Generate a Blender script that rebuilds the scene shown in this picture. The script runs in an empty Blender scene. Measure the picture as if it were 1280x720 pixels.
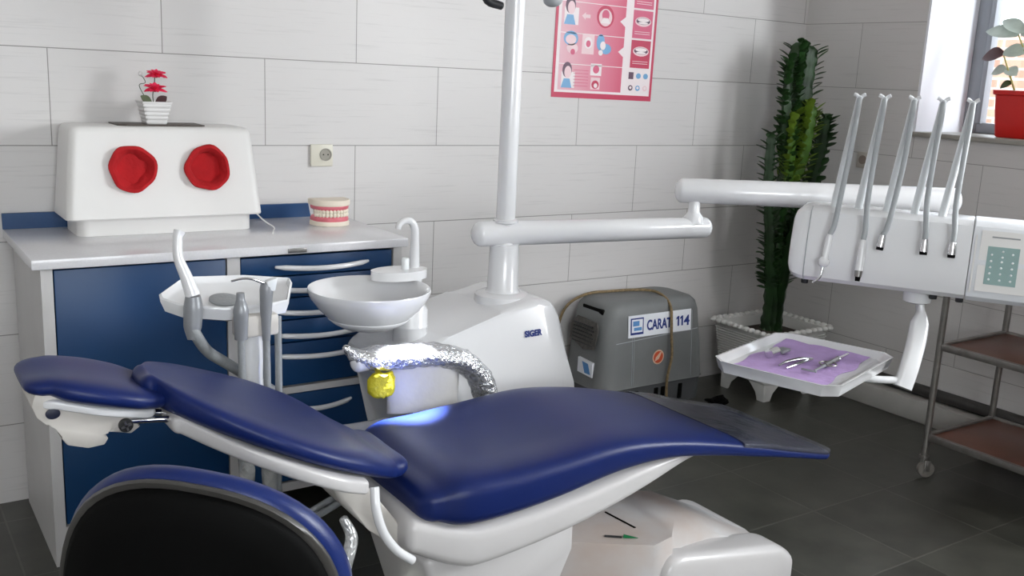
import bpy, bmesh, math, random
from mathutils import Vector, Matrix
random.seed(7)
C = bpy.context.scene.collection
PI = math.pi
V = Vector

# ------------------------------------------------------------------ materials
def lin(c):
    return c / 12.92 if c <= 0.04045 else ((c + 0.055) / 1.055) ** 2.4
def rgb(h):
    h = h.lstrip('#')
    return tuple(lin(int(h[i:i + 2], 16) / 255) for i in (0, 2, 4)) + (1,)

def mat(name, col, rough=0.5, metal=0.0, mottle=0.0, mscale=8, bump=0.0, bscale=60, coat=0.0, spec=0.5, stretch=None, col2=None, sub=0.0):
    m = bpy.data.materials.new(name); m.use_nodes = True
    nt = m.node_tree; b = nt.nodes['Principled BSDF']
    c = rgb(col) if isinstance(col, str) else col
    b.inputs['Base Color'].default_value = c
    b.inputs['Roughness'].default_value = rough
    b.inputs['Metallic'].default_value = metal
    b.inputs['Specular IOR Level'].default_value = spec
    if coat:
        b.inputs['Coat Weight'].default_value = coat
        b.inputs['Coat Roughness'].default_value = 0.08
    tc = nt.nodes.new('ShaderNodeTexCoord')
    src = tc.outputs['Object']
    if stretch:
        mp = nt.nodes.new('ShaderNodeMapping'); mp.inputs['Scale'].default_value = stretch
        nt.links.new(src, mp.inputs['Vector']); src = mp.outputs['Vector']
    if mottle or col2:
        n = nt.nodes.new('ShaderNodeTexNoise'); n.inputs['Scale'].default_value = mscale; n.inputs['Detail'].default_value = 5
        nt.links.new(src, n.inputs['Vector'])
        r = nt.nodes.new('ShaderNodeValToRGB')
        r.color_ramp.elements[0].position = 0.35; r.color_ramp.elements[1].position = 0.65
        k = 1 - mottle
        r.color_ramp.elements[0].color = rgb(col2) if col2 else (c[0] * k, c[1] * k, c[2] * k, 1)
        r.color_ramp.elements[1].color = c
        nt.links.new(n.outputs['Fac'], r.inputs['Fac']); nt.links.new(r.outputs['Color'], b.inputs['Base Color'])
    if bump:
        n2 = nt.nodes.new('ShaderNodeTexNoise'); n2.inputs['Scale'].default_value = bscale; n2.inputs['Detail'].default_value = 3
        nt.links.new(src, n2.inputs['Vector'])
        bp = nt.nodes.new('ShaderNodeBump'); bp.inputs['Strength'].default_value = bump; bp.inputs['Distance'].default_value = 0.01
        nt.links.new(n2.outputs['Fac'], bp.inputs['Height']); nt.links.new(bp.outputs['Normal'], b.inputs['Normal'])
    return m

def tile_mat(name, axis, off_u, off_v, bw, bh, c1, c2, grout, rough, mortar=0.0022, lines=True, offs=0.5, noise_amt=0.0):
    """ceramic tiles: axis = the horizontal world axis of the wall ('x' or 'y'), or 'floor'"""
    m = bpy.data.materials.new(name); m.use_nodes = True
    nt = m.node_tree; N = nt.nodes; Lk = nt.links; b = N['Principled BSDF']
    tc = N.new('ShaderNodeTexCoord'); sp = N.new('ShaderNodeSeparateXYZ'); cb = N.new('ShaderNodeCombineXYZ')
    Lk.new(tc.outputs['Object'], sp.inputs[0])
    def addc(sock, val, mul=1.0):
        a = N.new('ShaderNodeMath'); a.operation = 'MULTIPLY_ADD'; a.inputs[1].default_value = mul; a.inputs[2].default_value = val
        Lk.new(sock, a.inputs[0]); return a.outputs[0]
    if axis == 'x': u, v = addc(sp.outputs[0], off_u), addc(sp.outputs[2], off_v)
    elif axis == 'y': u, v = addc(sp.outputs[1], off_u), addc(sp.outputs[2], off_v)
    else: u, v = addc(sp.outputs[0], off_u), addc(sp.outputs[1], off_v)
    Lk.new(u, cb.inputs[0]); Lk.new(v, cb.inputs[1])
    br = N.new('ShaderNodeTexBrick'); Lk.new(cb.outputs[0], br.inputs['Vector'])
    br.offset = offs; br.inputs['Scale'].default_value = 1
    br.inputs['Brick Width'].default_value = bw; br.inputs['Row Height'].default_value = bh
    br.inputs['Mortar Size'].default_value = mortar; br.inputs['Mortar Smooth'].default_value = 0.3; br.inputs['Bias'].default_value = 0
    br.inputs['Color1'].default_value = rgb(c1); br.inputs['Color2'].default_value = rgb(c2); br.inputs['Mortar'].default_value = rgb(grout)
    colr = br.outputs['Color']
    # fine brushed streaks along the tile / cloudy stone
    mp = N.new('ShaderNodeMapping'); Lk.new(cb.outputs[0], mp.inputs[0])
    mp.inputs['Scale'].default_value = (1.6, 46, 1) if lines else (3, 3, 1)
    nz = N.new('ShaderNodeTexNoise'); nz.inputs['Scale'].default_value = 2.2; nz.inputs['Detail'].default_value = 6; nz.inputs['Roughness'].default_value = 0.6
    Lk.new(mp.outputs[0], nz.inputs['Vector'])
    rp = N.new('ShaderNodeValToRGB')
    if lines:
        rp.color_ramp.elements[0].position = 0.24; rp.color_ramp.elements[1].position = 0.44
        rp.color_ramp.elements[0].color = (0.83, 0.83, 0.83, 1)
    else:
        rp.color_ramp.elements[0].position = 0.3; rp.color_ramp.elements[1].position = 0.7
        rp.color_ramp.elements[0].color = (1 - noise_amt,) * 3 + (1,)
    Lk.new(nz.outputs['Fac'], rp.inputs[0])
    mx = N.new('ShaderNodeMix'); mx.data_type = 'RGBA'; mx.blend_type = 'MULTIPLY'; mx.inputs[0].default_value = 1
    Lk.new(colr, mx.inputs[6]); Lk.new(rp.outputs[0], mx.inputs[7]); Lk.new(mx.outputs[2], b.inputs['Base Color'])
    b.inputs['Roughness'].default_value = rough
    bp = N.new('ShaderNodeBump'); bp.inputs['Strength'].default_value = 0.35; bp.inputs['Distance'].default_value = 0.002; bp.invert = True
    Lk.new(br.outputs['Fac'], bp.inputs['Height']); Lk.new(bp.outputs[0], b.inputs['Normal'])
    return m

M = {}
M['white'] = mat('white_enamel', '#e4e4e6', 0.22, coat=0.5, mottle=0.03, mscale=3)
M['white_matt'] = mat('white_plastic', '#e6e4e2', 0.42, mottle=0.03, mscale=4)
M['white_paint'] = mat('white_painted_steel', '#c9c7c6', 0.4, mottle=0.06, mscale=6)
M['shell'] = mat('grey_white_shell', '#cbc8c8', 0.32, coat=0.3, mottle=0.03, mscale=4)
M['ivory'] = mat('ivory_plastic', '#d8d4c6', 0.4)
M['offwhite'] = mat('aged_white_plastic', '#cfcac4', 0.4, mottle=0.12, mscale=9)
M['blue_panel'] = mat('blue_panel', '#053a68', 0.42, mottle=0.06, mscale=5)
M['blue_strip'] = mat('blue_backsplash', '#12406f', 0.4)
M['worktop'] = mat('speckled_worktop', '#dddcdf', 0.2, mottle=0.05, mscale=160)
M['navy'] = mat('navy_upholstery', '#10225c', 0.40, bump=0.06, bscale=420, mottle=0.06, mscale=12, spec=0.32)
M['navy_dark'] = mat('navy_stool_vinyl', '#122560', 0.36, bump=0.05, bscale=380, spec=0.35)
M['cover'] = mat('dark_foot_cover', '#54555c', 0.18, mottle=0.25, mscale=14, bump=0.5, bscale=16)
M['film'] = M['cover']
_nt = M['cover'].node_tree; _b = _nt.nodes['Principled BSDF']; _b.inputs['Alpha'].default_value = 0.62
M['black'] = mat('black_plastic', '#030303', 0.75, spec=0.12)
M['darkgrey'] = mat('dark_grey_plastic', '#2a2b2d', 0.5)
M['trim'] = mat('grey_vinyl_piping', '#3f3d3b', 0.38)
M['chrome'] = mat('polished_chrome', '#d8d8da', 0.12, metal=1)
M['steel'] = mat('brushed_steel', '#9a9896', 0.35, metal=0.9, mottle=0.15, mscale=30)
M['trolley'] = mat('dull_trolley_steel', '#95918d', 0.36, metal=0.75, mottle=0.25, mscale=20)
M['hose'] = mat('silver_grey_hose', '#a3a7aa', 0.38, mottle=0.05, mscale=20)
M['hose_clear'] = mat('pale_arm_plastic', '#e2e5e7', 0.3)
M['hose_dark'] = mat('grey_hose', '#8f9294', 0.45, bump=0.2, bscale=90)
M['grey_tool'] = mat('grey_instrument_body', '#8c8e92', 0.35, metal=0.2)
M['foil'] = mat('crinkled_foil', '#dcdde0', 0.2, metal=0.85, bump=1.0, bscale=85)
M['plastic_bag'] = mat('plastic_sleeve', '#bfc0c0', 0.12, metal=0.45, bump=0.8, bscale=45)
M['skirt'] = mat('pale_plastic_skirt', '#c4c2c0', 0.3, mottle=0.1, bump=0.15, bscale=30)
M['yellow'] = mat('yellow_cloth', '#b9ac0e', 0.6, bump=0.5, bscale=60)
M['red_cloth'] = mat('red_cuff_cloth', '#b50f18', 0.9, bump=0.4, bscale=70, mottle=0.15, mscale=20)
M['red_pot'] = mat('red_plastic', '#d01e1a', 0.35)
M['comp'] = mat('grey_compressor_shell', '#727474', 0.5, mottle=0.14, mscale=6)
M['comp_dark'] = mat('grey_compressor_base', '#56585a', 0.55, mottle=0.15, mscale=7)
M['grille'] = mat('dark_dusty_grille', '#585551', 0.7, mottle=0.4, mscale=60)
M['label'] = mat('white_label', '#e8eaf0', 0.4)
M['blue_ink'] = mat('blue_print', '#16307c', 0.5)
M['lightblue'] = mat('light_blue_print', '#5a8fc8', 0.5)
M['orange'] = mat('orange_print', '#c8502a', 0.5)
M['rope'] = mat('tan_hose', '#8f7a58', 0.7, mottle=0.4, mscale=90)
M['pink_gum'] = mat('pink_gum_acrylic', '#d9707c', 0.3)
M['tooth'] = mat('cream_tooth_acrylic', '#f0e6d4', 0.28)
M['plaster'] = mat('cream_model_base', '#ece0cf', 0.5)
M['purple'] = mat('lilac_paper', '#b79ace', 0.85, mottle=0.12, mscale=25, bump=0.3, bscale=50)
M['brown_shelf'] = mat('brown_shelf_board', '#74402c', 0.3, mottle=0.3, mscale=6)
M['cactus'] = mat('cactus_flesh', '#22421c', 0.5, mottle=0.5, mscale=10, col2='#14280f')
M['cactus_lt'] = mat('cactus_young_flesh', '#4c7420', 0.5, mottle=0.4, mscale=14)
M['cleaf'] = mat('cactus_leaf', '#2c5224', 0.45, mottle=0.4, mscale=9)
M['cleaf_lt'] = mat('cactus_young_leaf', '#74902e', 0.45)
M['soil'] = mat('planter_soil', '#3a3029', 0.95, bump=0.8, bscale=60)
M['planter'] = mat('white_planter_plastic', '#d6d5d2', 0.5, mottle=0.06, mscale=10)
M['pot_white'] = mat('white_ceramic', '#e0dedd', 0.35)
M['petal'] = mat('pink_red_petal', '#ee2f5c', 0.6)
M['stem'] = mat('dark_stem', '#4b5848', 0.6)
M['leaf'] = mat('green_leaf', '#3e4a1e', 0.5)
M['leaf_dk'] = mat('dark_leaf', '#4a2a2c', 0.5)
M['pale_leaf'] = mat('pale_leaf', '#b9c4b9', 0.45, mottle=0.2, mscale=20)
M['window_frame'] = mat('grey_aluminium_frame', '#8d9096', 0.4)
M['reveal'] = mat('white_reveal_plaster', '#e6e6ec', 0.6)
M['sill'] = mat('grey_stone_sill', '#9c9890', 0.4, mottle=0.15, mscale=18)
M['curb'] = mat('pale_stone_curb', '#b9b7b2', 0.45, mottle=0.2, mscale=5)
M['pipe'] = mat('dark_pipe_paint', '#33312f', 0.5)
M['panel_teal'] = mat('teal_grey_keypad', '#86a3a0', 0.4)
M['panel_white'] = mat('white_keypad_frame', '#e2e4e8', 0.35)
M['dot'] = mat('white_key_dot', '#f2f6f6', 0.3)
M['mat_dark'] = mat('dark_thin_plate', '#4b423c', 0.5)
M['ceiling'] = mat('white_ceiling_paint', '#d8d6d2', 0.8)
M['outer'] = tile_mat('tan_brick_wall', 'y', 5, 5, 0.22, 0.075, '#b98a72', '#a87a66', '#c9b8a8', 0.9, mortar=0.01, lines=False, noise_amt=0.2)
M['green_ink'] = mat('green_print', '#0e7a45', 0.5)
M['rubber'] = mat('grey_rubber', '#7a756f', 0.6)

ZB = 1.1662                                   # height of one grout row (others every 0.30 m)
XO = -3.4844
M['wall_tile'] = tile_mat('white_wall_tile', 'x', -XO + 0.6928 * 20, -ZB + 1.5, 0.6928, 0.30, '#d6d3d2', '#d2cfce', '#8a8784', 0.40, mortar=0.0017)
M['wall_tile_y'] = tile_mat('white_side_wall_tile', 'y', 1.025 + 0.3464 + 0.6928 * 20, -ZB + 1.5, 0.6928, 0.30, '#cfccca', '#cbc8c6', '#8e8b88', 0.40, mortar=0.0015)
M['floor_tile'] = tile_mat('dark_stone_floor_tile', 'floor', 20.1, 20.15, 0.40, 0.40, '#4e4e47', '#44443e', '#615f59', 0.3, mortar=0.003, lines=False, offs=0.0, noise_amt=0.45)

# ------------------------------------------------------------------ object helpers
def empty(name, label, cat, loc, group=None):
    o = bpy.data.objects.new(name, None); C.objects.link(o)
    o.empty_display_size = 0.05
    o.location = loc; o['label'] = label; o['category'] = cat
    o['_o'] = tuple(loc)
    if group: o['group'] = group
    return o
def origin(o):
    while o.parent: o = o.parent
    return V(o.location)
def obj(name, bm, m, parent=None, loc=None, smooth=True, label=None, angle=40):
    """link a bmesh given in world coordinates as one mesh object"""
    bmesh.ops.recalc_face_normals(bm, faces=bm.faces[:])
    me = bpy.data.meshes.new(name)
    base = origin(parent) if parent else V(loc) if loc else V((0, 0, 0))
    bmesh.ops.translate(bm, vec=-base, verts=bm.verts[:])
    if smooth:
        for f in bm.faces: f.smooth = True
        for e in bm.edges:
            if len(e.link_faces) == 2 and e.calc_face_angle(0) > math.radians(angle): e.smooth = False
    bm.to_mesh(me); bm.free()
    for mm in (m if isinstance(m, (list, tuple)) else [m]): me.materials.append(mm)
    o = bpy.data.objects.new(name, me); C.objects.link(o)
    if parent: o.parent = parent
    else: o.location = base
    if label: o['label'] = label
    return o
def tag(o, label, cat, group=None):
    o['label'] = label; o['category'] = cat
    if group: o['group'] = group
    return o
def struct(o):
    o['kind'] = 'structure'; return o
def copy_tree(o, loc, label=None):
    r = o.copy(); C.objects.link(r); r.location = loc
    if label: r['label'] = label
    for ch in list(o.children):
        c = ch.copy(); C.objects.link(c); c.parent = r
        for g in list(ch.children):
            d = g.copy(); C.objects.link(d); d.parent = c
    return r

# ------------------------------------------------------------------ shape helpers (each adds to a bmesh)
def nb(): return bmesh.new()
def box(bm, lo, hi, bev=0.0, seg=2, mi=0):
    lo, hi = V(lo), V(hi); b2 = bmesh.new(); bmesh.ops.create_cube(b2, size=1)
    for v in b2.verts: v.co = V([min(lo[i], hi[i]) if v.co[i] < 0 else max(lo[i], hi[i]) for i in range(3)])
    if bev: bmesh.ops.bevel(b2, geom=b2.edges[:], offset=bev, segments=seg, profile=0.5, affect='EDGES')
    for f in b2.faces: f.material_index = mi
    return merge(bm, b2)
def merge(bm, b2):
    me = bpy.data.meshes.new('tmp'); b2.to_mesh(me); b2.free(); bm.from_mesh(me); bpy.data.meshes.remove(me); return bm
def obox(bm, c, ax, ay, az, size, bev=0.0, seg=2, mi=0):
    """oriented box"""
    b2 = bmesh.new()
    box(b2, (-size[0] / 2, -size[1] / 2, -size[2] / 2), (size[0] / 2, size[1] / 2, size[2] / 2), bev, seg, mi)
    c, ax, ay, az = V(c), V(ax).normalized(), V(ay).normalized(), V(az).normalized()
    for v in b2.verts: v.co = c + ax * v.co.x + ay * v.co.y + az * v.co.z
    return merge(bm, b2)
def loft(bm, rings, cap=True, mi=0):
    R = [[bm.verts.new(p) for p in r] for r in rings]
    n = len(R[0])
    for a, b in zip(R, R[1:]):
        for i in range(n):
            f = bm.faces.new((a[i], a[(i + 1) % n], b[(i + 1) % n], b[i])); f.material_index = mi
    if cap:
        for r in (R[0], R[-1]):
            f = bm.faces.new(r); f.material_index = mi
    return bm
def cat(pts, n=8):
    P = [V(p) for p in pts]; P = [P[0] * 2 - P[1]] + P + [P[-1] * 2 - P[-2]]
    out = []
    for i in range(1, len(P) - 2):
        a, b, c, d = P[i - 1:i + 3]
        for k in range(n):
            t = k / n
            out.append(0.5 * ((2 * b) + (c - a) * t + (2 * a - 5 * b + 4 * c - d) * t * t + (3 * b - a - 3 * c + d) * t ** 3))
    out.append(P[-2]); return out
def tube(bm, pts, r, n=14, smooth=0, cap=True, ends=False, mi=0):
    """round tube along pts; r a number or a list (one per given point)"""
    rr = r if isinstance(r, (list, tuple)) else [r] * len(pts)
    if smooth:
        q = cat([tuple(p) + (0,) if False else p for p in pts], smooth)
        m = []
        for i in range(len(rr) - 1):
            for k in range(smooth): m.append(rr[i] + (rr[i + 1] - rr[i]) * k / smooth)
        m.append(rr[-1]); P, rr = q, m
    else: P = [V(p) for p in pts]
    if ends:                                             # hemispherical ends
        a, b = (P[0] - P[1]).normalized(), (P[-1] - P[-2]).normalized()
        P0, P1, r0, r1 = P[0], P[-1], rr[0], rr[-1]
        hd = [0.3, 0.62, 0.86, 0.985]
        P = [P0 + a * r0 * ends * h for h in reversed(hd)] + P + [P1 + b * r1 * ends * h for h in hd]
        rr = [r0 * math.sqrt(1 - h * h) for h in reversed(hd)] + list(rr) + [r1 * math.sqrt(1 - h * h) for h in hd]
    ref = None; rings = []
    for i, p in enumerate(P):
        t = (P[min(i + 1, len(P) - 1)] - P[max(i - 1, 0)]).normalized()
        if ref is None: ref = t.orthogonal().normalized()
        ref = (ref - t * ref.dot(t)).normalized(); bi = t.cross(ref)
        rings.append([p + (ref * math.cos(2 * PI * k / n) + bi * math.sin(2 * PI * k / n)) * rr[i] for k in range(n)])
    return loft(bm, rings, cap, mi)
def lathe(bm, c, prof, n=32, axis=(0, 0, 1), sx=1, sy=1, mi=0, cap=True):
    """prof: list of (radius, height) about axis through c"""
    z = V(axis).normalized(); x = V((1, 0, 0)) if abs(z.x) < 0.9 else V((0, 1, 0))
    x = (x - z * x.dot(z)).normalized(); y = z.cross(x); c = V(c)
    return loft(bm, [[c + z * h + x * (max(r, 1e-4) * sx * math.cos(2 * PI * k / n)) + y * (max(r, 1e-4) * sy * math.sin(2 * PI * k / n)) for k in range(n)] for r, h in prof], cap, mi)
def prism(bm, poly, d, bev=0.0, seg=2, mi=0):
    """poly: 3-D points of a planar polygon, extruded by vector d"""
    b2 = bmesh.new(); d = V(d); a = [b2.verts.new(p) for p in poly]; b = [b2.verts.new(V(p) + d) for p in poly]; n = len(a)
    fs = [b2.faces.new(a), b2.faces.new(b[::-1])]
    for i in range(n): fs.append(b2.faces.new((a[i], b[i], b[(i + 1) % n], a[(i + 1) % n])))
    if bev: bmesh.ops.bevel(b2, geom=b2.edges[:], offset=bev, segments=seg, profile=0.5, affect='EDGES')
    for f in b2.faces: f.material_index = mi
    return merge(bm, b2)
def ball(bm, c, r, sub=2, mi=0):
    b2 = bmesh.new(); bmesh.ops.create_icosphere(b2, subdivisions=sub, radius=1)
    rr = r if isinstance(r, (list, tuple)) else (r, r, r)
    for v in b2.verts: v.co = V((v.co.x * rr[0], v.co.y * rr[1], v.co.z * rr[2])) + V(c)
    for f in b2.faces: f.material_index = mi
    return merge(bm, b2)
def superring(c, ux, uz, hw, top, bot, e=3.2, n=36, dish=0.0):
    """one rounded cross-section: ux across, uz up, half width hw, top and bottom heights about c"""
    out = []; mid = (top + bot) / 2; h = (top - bot) / 2
    for k in range(n):
        a = 2 * PI * (k + 0.5) / n
        ca, sa = math.cos(a), math.sin(a)
        y = hw * math.copysign(abs(ca) ** (2 / e), ca); z = h * math.copysign(abs(sa) ** (2 / e), sa)
        if sa > 0 and dish: z -= dish * (1 - (y / hw) ** 2) ** 1.5 * min(1, z / h) if h else 0
        out.append(V(c) + V(ux) * y + V(uz) * (mid + z))
    return out
def cushion(bm, st, e=3.2, n=40, sub=5, nose=0.03, tail=0.03, mi=0):
    """upholstered pad swept along X. st rows: (x, yc, half width, z bottom, z top, dish)"""
    q = []
    R = [V(s[:3]) for s in st]; S = [V(s[3:6]) for s in st]
    R, S = cat(R, sub), cat(S, sub)
    rows = [tuple(a) + tuple(b) for a, b in zip(R, S)]
    rings = []
    def cap(row, dx, first):
        x, yc, hw, zb, zt, di = row; zm = (zb + zt) / 2; h = (zt - zb) / 2
        L = []
        for a in (88, 72, 54, 36, 18):
            s, c_ = math.sin(math.radians(a)), math.cos(math.radians(a))
            L.append((x + dx * s, yc, max(hw - abs(dx) * (1 - c_) * 1.0, 0.004), zm - h * (0.12 + 0.88 * c_ ** 0.8), zm + h * (0.12 + 0.88 * c_ ** 0.8), di * c_))
        return L if first else L[::-1]
    if nose: rows = cap(rows[0], -nose, True) + rows
    if tail: rows = rows + cap(rows[-1], tail, False)
    for x, yc, hw, zb, zt, di in rows:
        rings.append(superring((x, yc, 0), (0, 1, 0), (0, 0, 1), hw, zt, zb, e, n, di))
    return loft(bm, rings, True, mi)
def text(s, size, mname, parent, origin_pt, ux, uz, name='lettering', ext=0.0004, bold=0.0, width=None, label=None):
    cu = bpy.data.curves.new(name, 'FONT'); cu.body = s; cu.size = size; cu.extrude = ext; cu.offset = bold
    tmp = bpy.data.objects.new(name, cu); C.objects.link(tmp)
    bpy.context.view_layer.update()
    me = bpy.data.meshes.new_from_object(tmp.evaluated_get(bpy.context.evaluated_depsgraph_get()))
    bpy.data.objects.remove(tmp); bpy.data.curves.remove(cu)
    xs = [v.co.x for v in me.vertices]; k = (width / (max(xs) - min(xs))) if width else 1
    x0 = min(xs)
    ux, uz = V(ux).normalized(), V(uz).normalized(); un = ux.cross(uz)
    base = origin(parent)
    for v in me.vertices:
        v.co = V(origin_pt) + ux * (v.co.x - x0) * k + uz * v.co.y + un * v.co.z - base
    me.materials.clear(); me.materials.append(M[mname])
    o = bpy.data.objects.new(name, me); C.objects.link(o); o.parent = parent
    if label: o['label'] = label
    return o

# ================================================================== THE ROOM
bm = nb(); box(bm, (-5.6, -5.2, -0.1), (0.45, 0.15, 0)); struct(obj('floor', bm, M['floor_tile'], smooth=False))
bm = nb(); box(bm, (-5.6, 0, 0), (0.45, 0.15, 2.9)); struct(obj('wall_back', bm, M['wall_tile'], smooth=False))
WY0, WY1, WZ0, WZ1 = -0.667, -2.05, 1.285, 2.45        # the window opening in the right-hand wall
bm = nb()
box(bm, (0, WY0, 0), (0.45, 0, 2.9)); box(bm, (0, WY1, 0), (0.45, WY0, WZ0 - 0.02)); box(bm, (0, WY1, WZ1), (0.45, WY0, 2.9)); 
UY0, UY1, UZ1 = -2.75, -4.25, 2.62                        # a second window nearer to us
box(bm, (0, UY0, 0), (0.45, WY1, 2.9)); box(bm, (0, UY1, 0), (0.45, UY0, WZ0 - 0.02)); box(bm, (0, UY1, UZ1), (0.45, UY0, 2.9)); box(bm, (0, -5.2, 0), (0.45, UY1, 2.9))
struct(obj('wall_right', bm, M['wall_tile_y'], smooth=False))
bm = nb(); box(bm, (-5.75, -5.2, 0), (-5.6, 0.15, 2.9)); struct(obj('wall_left', bm, M['wall_tile_y'], smooth=False))
RX0, RX1, RZ0, RZ1 = -5.0, -3.2, 1.2, 2.5                # an added opening behind the camera, made up to let in fill light
bm = nb(); box(bm, (-5.75, -5.35, 0), (RX0, -5.2, 2.9)); box(bm, (RX1, -5.35, 0), (0.45, -5.2, 2.9)); box(bm, (RX0, -5.35, 0), (RX1, -5.2, RZ0)); box(bm, (RX0, -5.35, RZ1), (RX1, -5.2, 2.9)); struct(obj('wall_front', bm, M['wall_tile'], smooth=False))
bm = nb(); box(bm, (-5.75, -5.35, 2.9), (0.45, 0.15, 3.0)); struct(obj('ceiling', bm, M['ceiling'], smooth=False))
# plastered reveal lining and stone sill
bm = nb()
box(bm, (0.002, WY0 - 0.012, WZ0), (0.37, WY0, WZ1)); box(bm, (0.002, WY1, WZ0), (0.37, WY1 + 0.012, WZ1)); box(bm, (0.002, WY1, WZ1 - 0.012), (0.37, WY0, WZ1))
struct(obj('trim_1', bm, M['reveal'], smooth=False))
bm = nb(); box(bm, (-0.022, WY1 - 0.03, WZ0 - 0.022), (0.45, WY0 + 0.03, WZ0), 0.004); struct(obj('trim_2', bm, M['sill']))
# window frame and glass
bm = nb()
x0, x1 = 0.365, 0.425
for y0, y1 in ((WY0 - 0.08, WY0 - 0.012), (-1.40, -1.32), (WY1 + 0.012, WY1 + 0.08)): box(bm, (x0, y0, WZ0), (x1, y1, WZ1 - 0.012), 0.006)
for z0, z1 in ((WZ0, WZ0 + 0.05), (WZ1 - 0.07, WZ1 - 0.012)): box(bm, (x0 + 0.004, WY1 + 0.02, z0), (x1 - 0.004, WY0 - 0.02, z1), 0.006)
box(bm, (x0 - 0.012, WY0 - 0.105, WZ0 + 0.045), (x1 - 0.02, WY0 - 0.08, WZ1 - 0.07), 0.004)
w1 = struct(obj('window_1', bm, M['window_frame']))
gm = bpy.data.materials.new('clear_glass'); gm.use_nodes = True
nt = gm.node_tree; nt.nodes.clear()
o_ = nt.nodes.new('ShaderNodeOutputMaterial'); mx = nt.nodes.new('ShaderNodeMixShader'); tr = nt.nodes.new('ShaderNodeBsdfTransparent'); gl = nt.nodes.new('ShaderNodeBsdfGlossy')
tr.inputs[0].default_value = (0.93, 0.95, 0.95, 1); gl.inputs['Roughness'].default_value = 0.02; mx.inputs[0].default_value = 0.06
nt.links.new(tr.outputs[0], mx.inputs[1]); nt.links.new(gl.outputs[0], mx.inputs[2]); nt.links.new(mx.outputs[0], o_.inputs[0])
bm = nb(); box(bm, (0.392, WY1 + 0.03, WZ0 + 0.03), (0.398, WY0 - 0.03, WZ1 - 0.03)); g = struct(obj('glass_pane', bm, gm, w1, smooth=False))
bm = nb()
for y in (UY0, (UY0 + UY1) / 2, UY1): box(bm, (x0, y - 0.03, WZ0), (x1, y + 0.03, UZ1), 0.006)
for z0, z1 in ((WZ0 - 0.015, WZ0 + 0.05), (UZ1 - 0.07, UZ1 - 0.002)): box(bm, (x0 + 0.004, UY1 + 0.02, z0), (x1 - 0.004, UY0 - 0.02, z1), 0.006)
w2 = struct(obj('window_2', bm, M['window_frame']))
bm = nb(); box(bm, (0.392, UY1 + 0.02, WZ0 + 0.03), (0.398, UY0 - 0.02, UZ1 - 0.03)); struct(obj('glass_pane', bm, gm, w2, smooth=False))
bm = nb()
for x in (RX0, (RX0 + RX1) / 2, RX1): box(bm, (x - 0.03, -5.28, RZ0), (x + 0.03, -5.22, RZ1), 0.006)
for z0, z1 in ((RZ0 - 0.002, RZ0 + 0.05), (RZ1 - 0.05, RZ1 + 0.002)): box(bm, (RX0 + 0.01, -5.276, z0), (RX1 - 0.01, -5.224, z1), 0.006)
w3 = struct(obj('added_fill_window', bm, M['window_frame']))  # frame of the added opening, there only for the rear fill
bm = nb(); box(bm, (RX0 + 0.02, -5.253, RZ0 + 0.03), (RX1 - 0.02, -5.247, RZ1 - 0.03)); struct(obj('glass_pane', bm, gm, w3, smooth=False))
# outside: a brick boundary wall across the yard, paving
bm = nb(); box(bm, (3.4, -6, -0.3), (3.6, 3.5, 1.95)); struct(obj('wall_yard', bm, M['outer'], smooth=False))
bm = nb(); box(bm, (0.46, -6, -0.4), (3.4, 3.5, -0.3)); struct(obj('floor_yard', bm, M['curb'], smooth=False))
# curb along the foot of the right wall, with the pipe lying on it
bm = nb(); box(bm, (-0.105, -5.2, 0), (0, -0.02, 0.1), 0.006); struct(obj('baseboard_right', bm, M['curb']))
bm = nb(); tube(bm, [(-0.03, -0.05, 0.128), (-0.03, -2.2, 0.128), (-0.03, -5.1, 0.128)], 0.027, 14)
tag(obj('pipe', bm, M['pipe'], loc=(-0.03, -2.5, 0.1)), 'dark painted pipe running along the pale curb at the foot of the window wall', 'pipe')

# ================================================================== CABINET + WORKTOP
cb = empty('dental_cabinet', 'white steel cabinet with blue door and drawers under the white worktop', 'cabinet', (-3.06, -0.28, 0))
CX0, CX1, CF = -3.615, -2.52, -0.53
bm = nb()
box(bm, (CX0, CF, 0), (CX0 + 0.03, -0.02, 0.88)); box(bm, (CX1 - 0.03, CF, 0), (CX1, -0.02, 0.88))
box(bm, (-3.105, CF, 0.11), (-3.066, -0.02, 0.88)); box(bm, (CX0 + 0.03, CF + 0.001, 0.875), (CX1 - 0.03, CF + 0.04, 0.88))
box(bm, (CX0 + 0.03, -0.03, 0.02), (CX1 - 0.03, -0.02, 0.875)); box(bm, (CX0 + 0.03, CF + 0.002, 0.09), (CX1 - 0.03, -0.03, 0.118))
box(bm, (-3.066, CF + 0.001, 0.422), (CX1 - 0.03, CF + 0.03, 0.443))
obj('carcass', bm, M['white_paint'], cb, smooth=False)
bm = nb(); box(bm, (CX0 + 0.034, CF + 0.004, 0.124), (-3.108, CF + 0.024, 0.871), 0.002); obj('door', bm, M['blue_panel'], cb)
edges = [0.871, 0.806, 0.735, 0.664, 0.59, 0.447]
hz = [0.838, 0.767, 0.695, 0.62, 0.553]
def drawer(z0, z1, h, xa=-2.955, xb=-2.645):
    bm = nb(); box(bm, (-3.062, CF + 0.004, z0 + 0.002), (CX1 - 0.034, CF + 0.024, z1 - 0.002), 0.0025); d = obj('drawer', bm, M['blue_panel'], cb)
    bm = nb(); pts = []
    for k in range(13):
        t = k / 12; pts.append((xa + (xb - xa) * t, CF - 0.004 - 0.030 * math.sin(PI * t) ** 0.75, h - 0.006 * math.sin(PI * t)))
    tube(bm, pts, [0.005] + [0.0085] * 11 + [0.005], 10, ends=0.8); obj('handle', bm, M['white'], d, label='curved white bar handle')
for i in range(5): drawer(edges[i + 1], edges[i], hz[i])
drawer(0.122, 0.42, 0.378, -2.94, -2.70)
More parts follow.
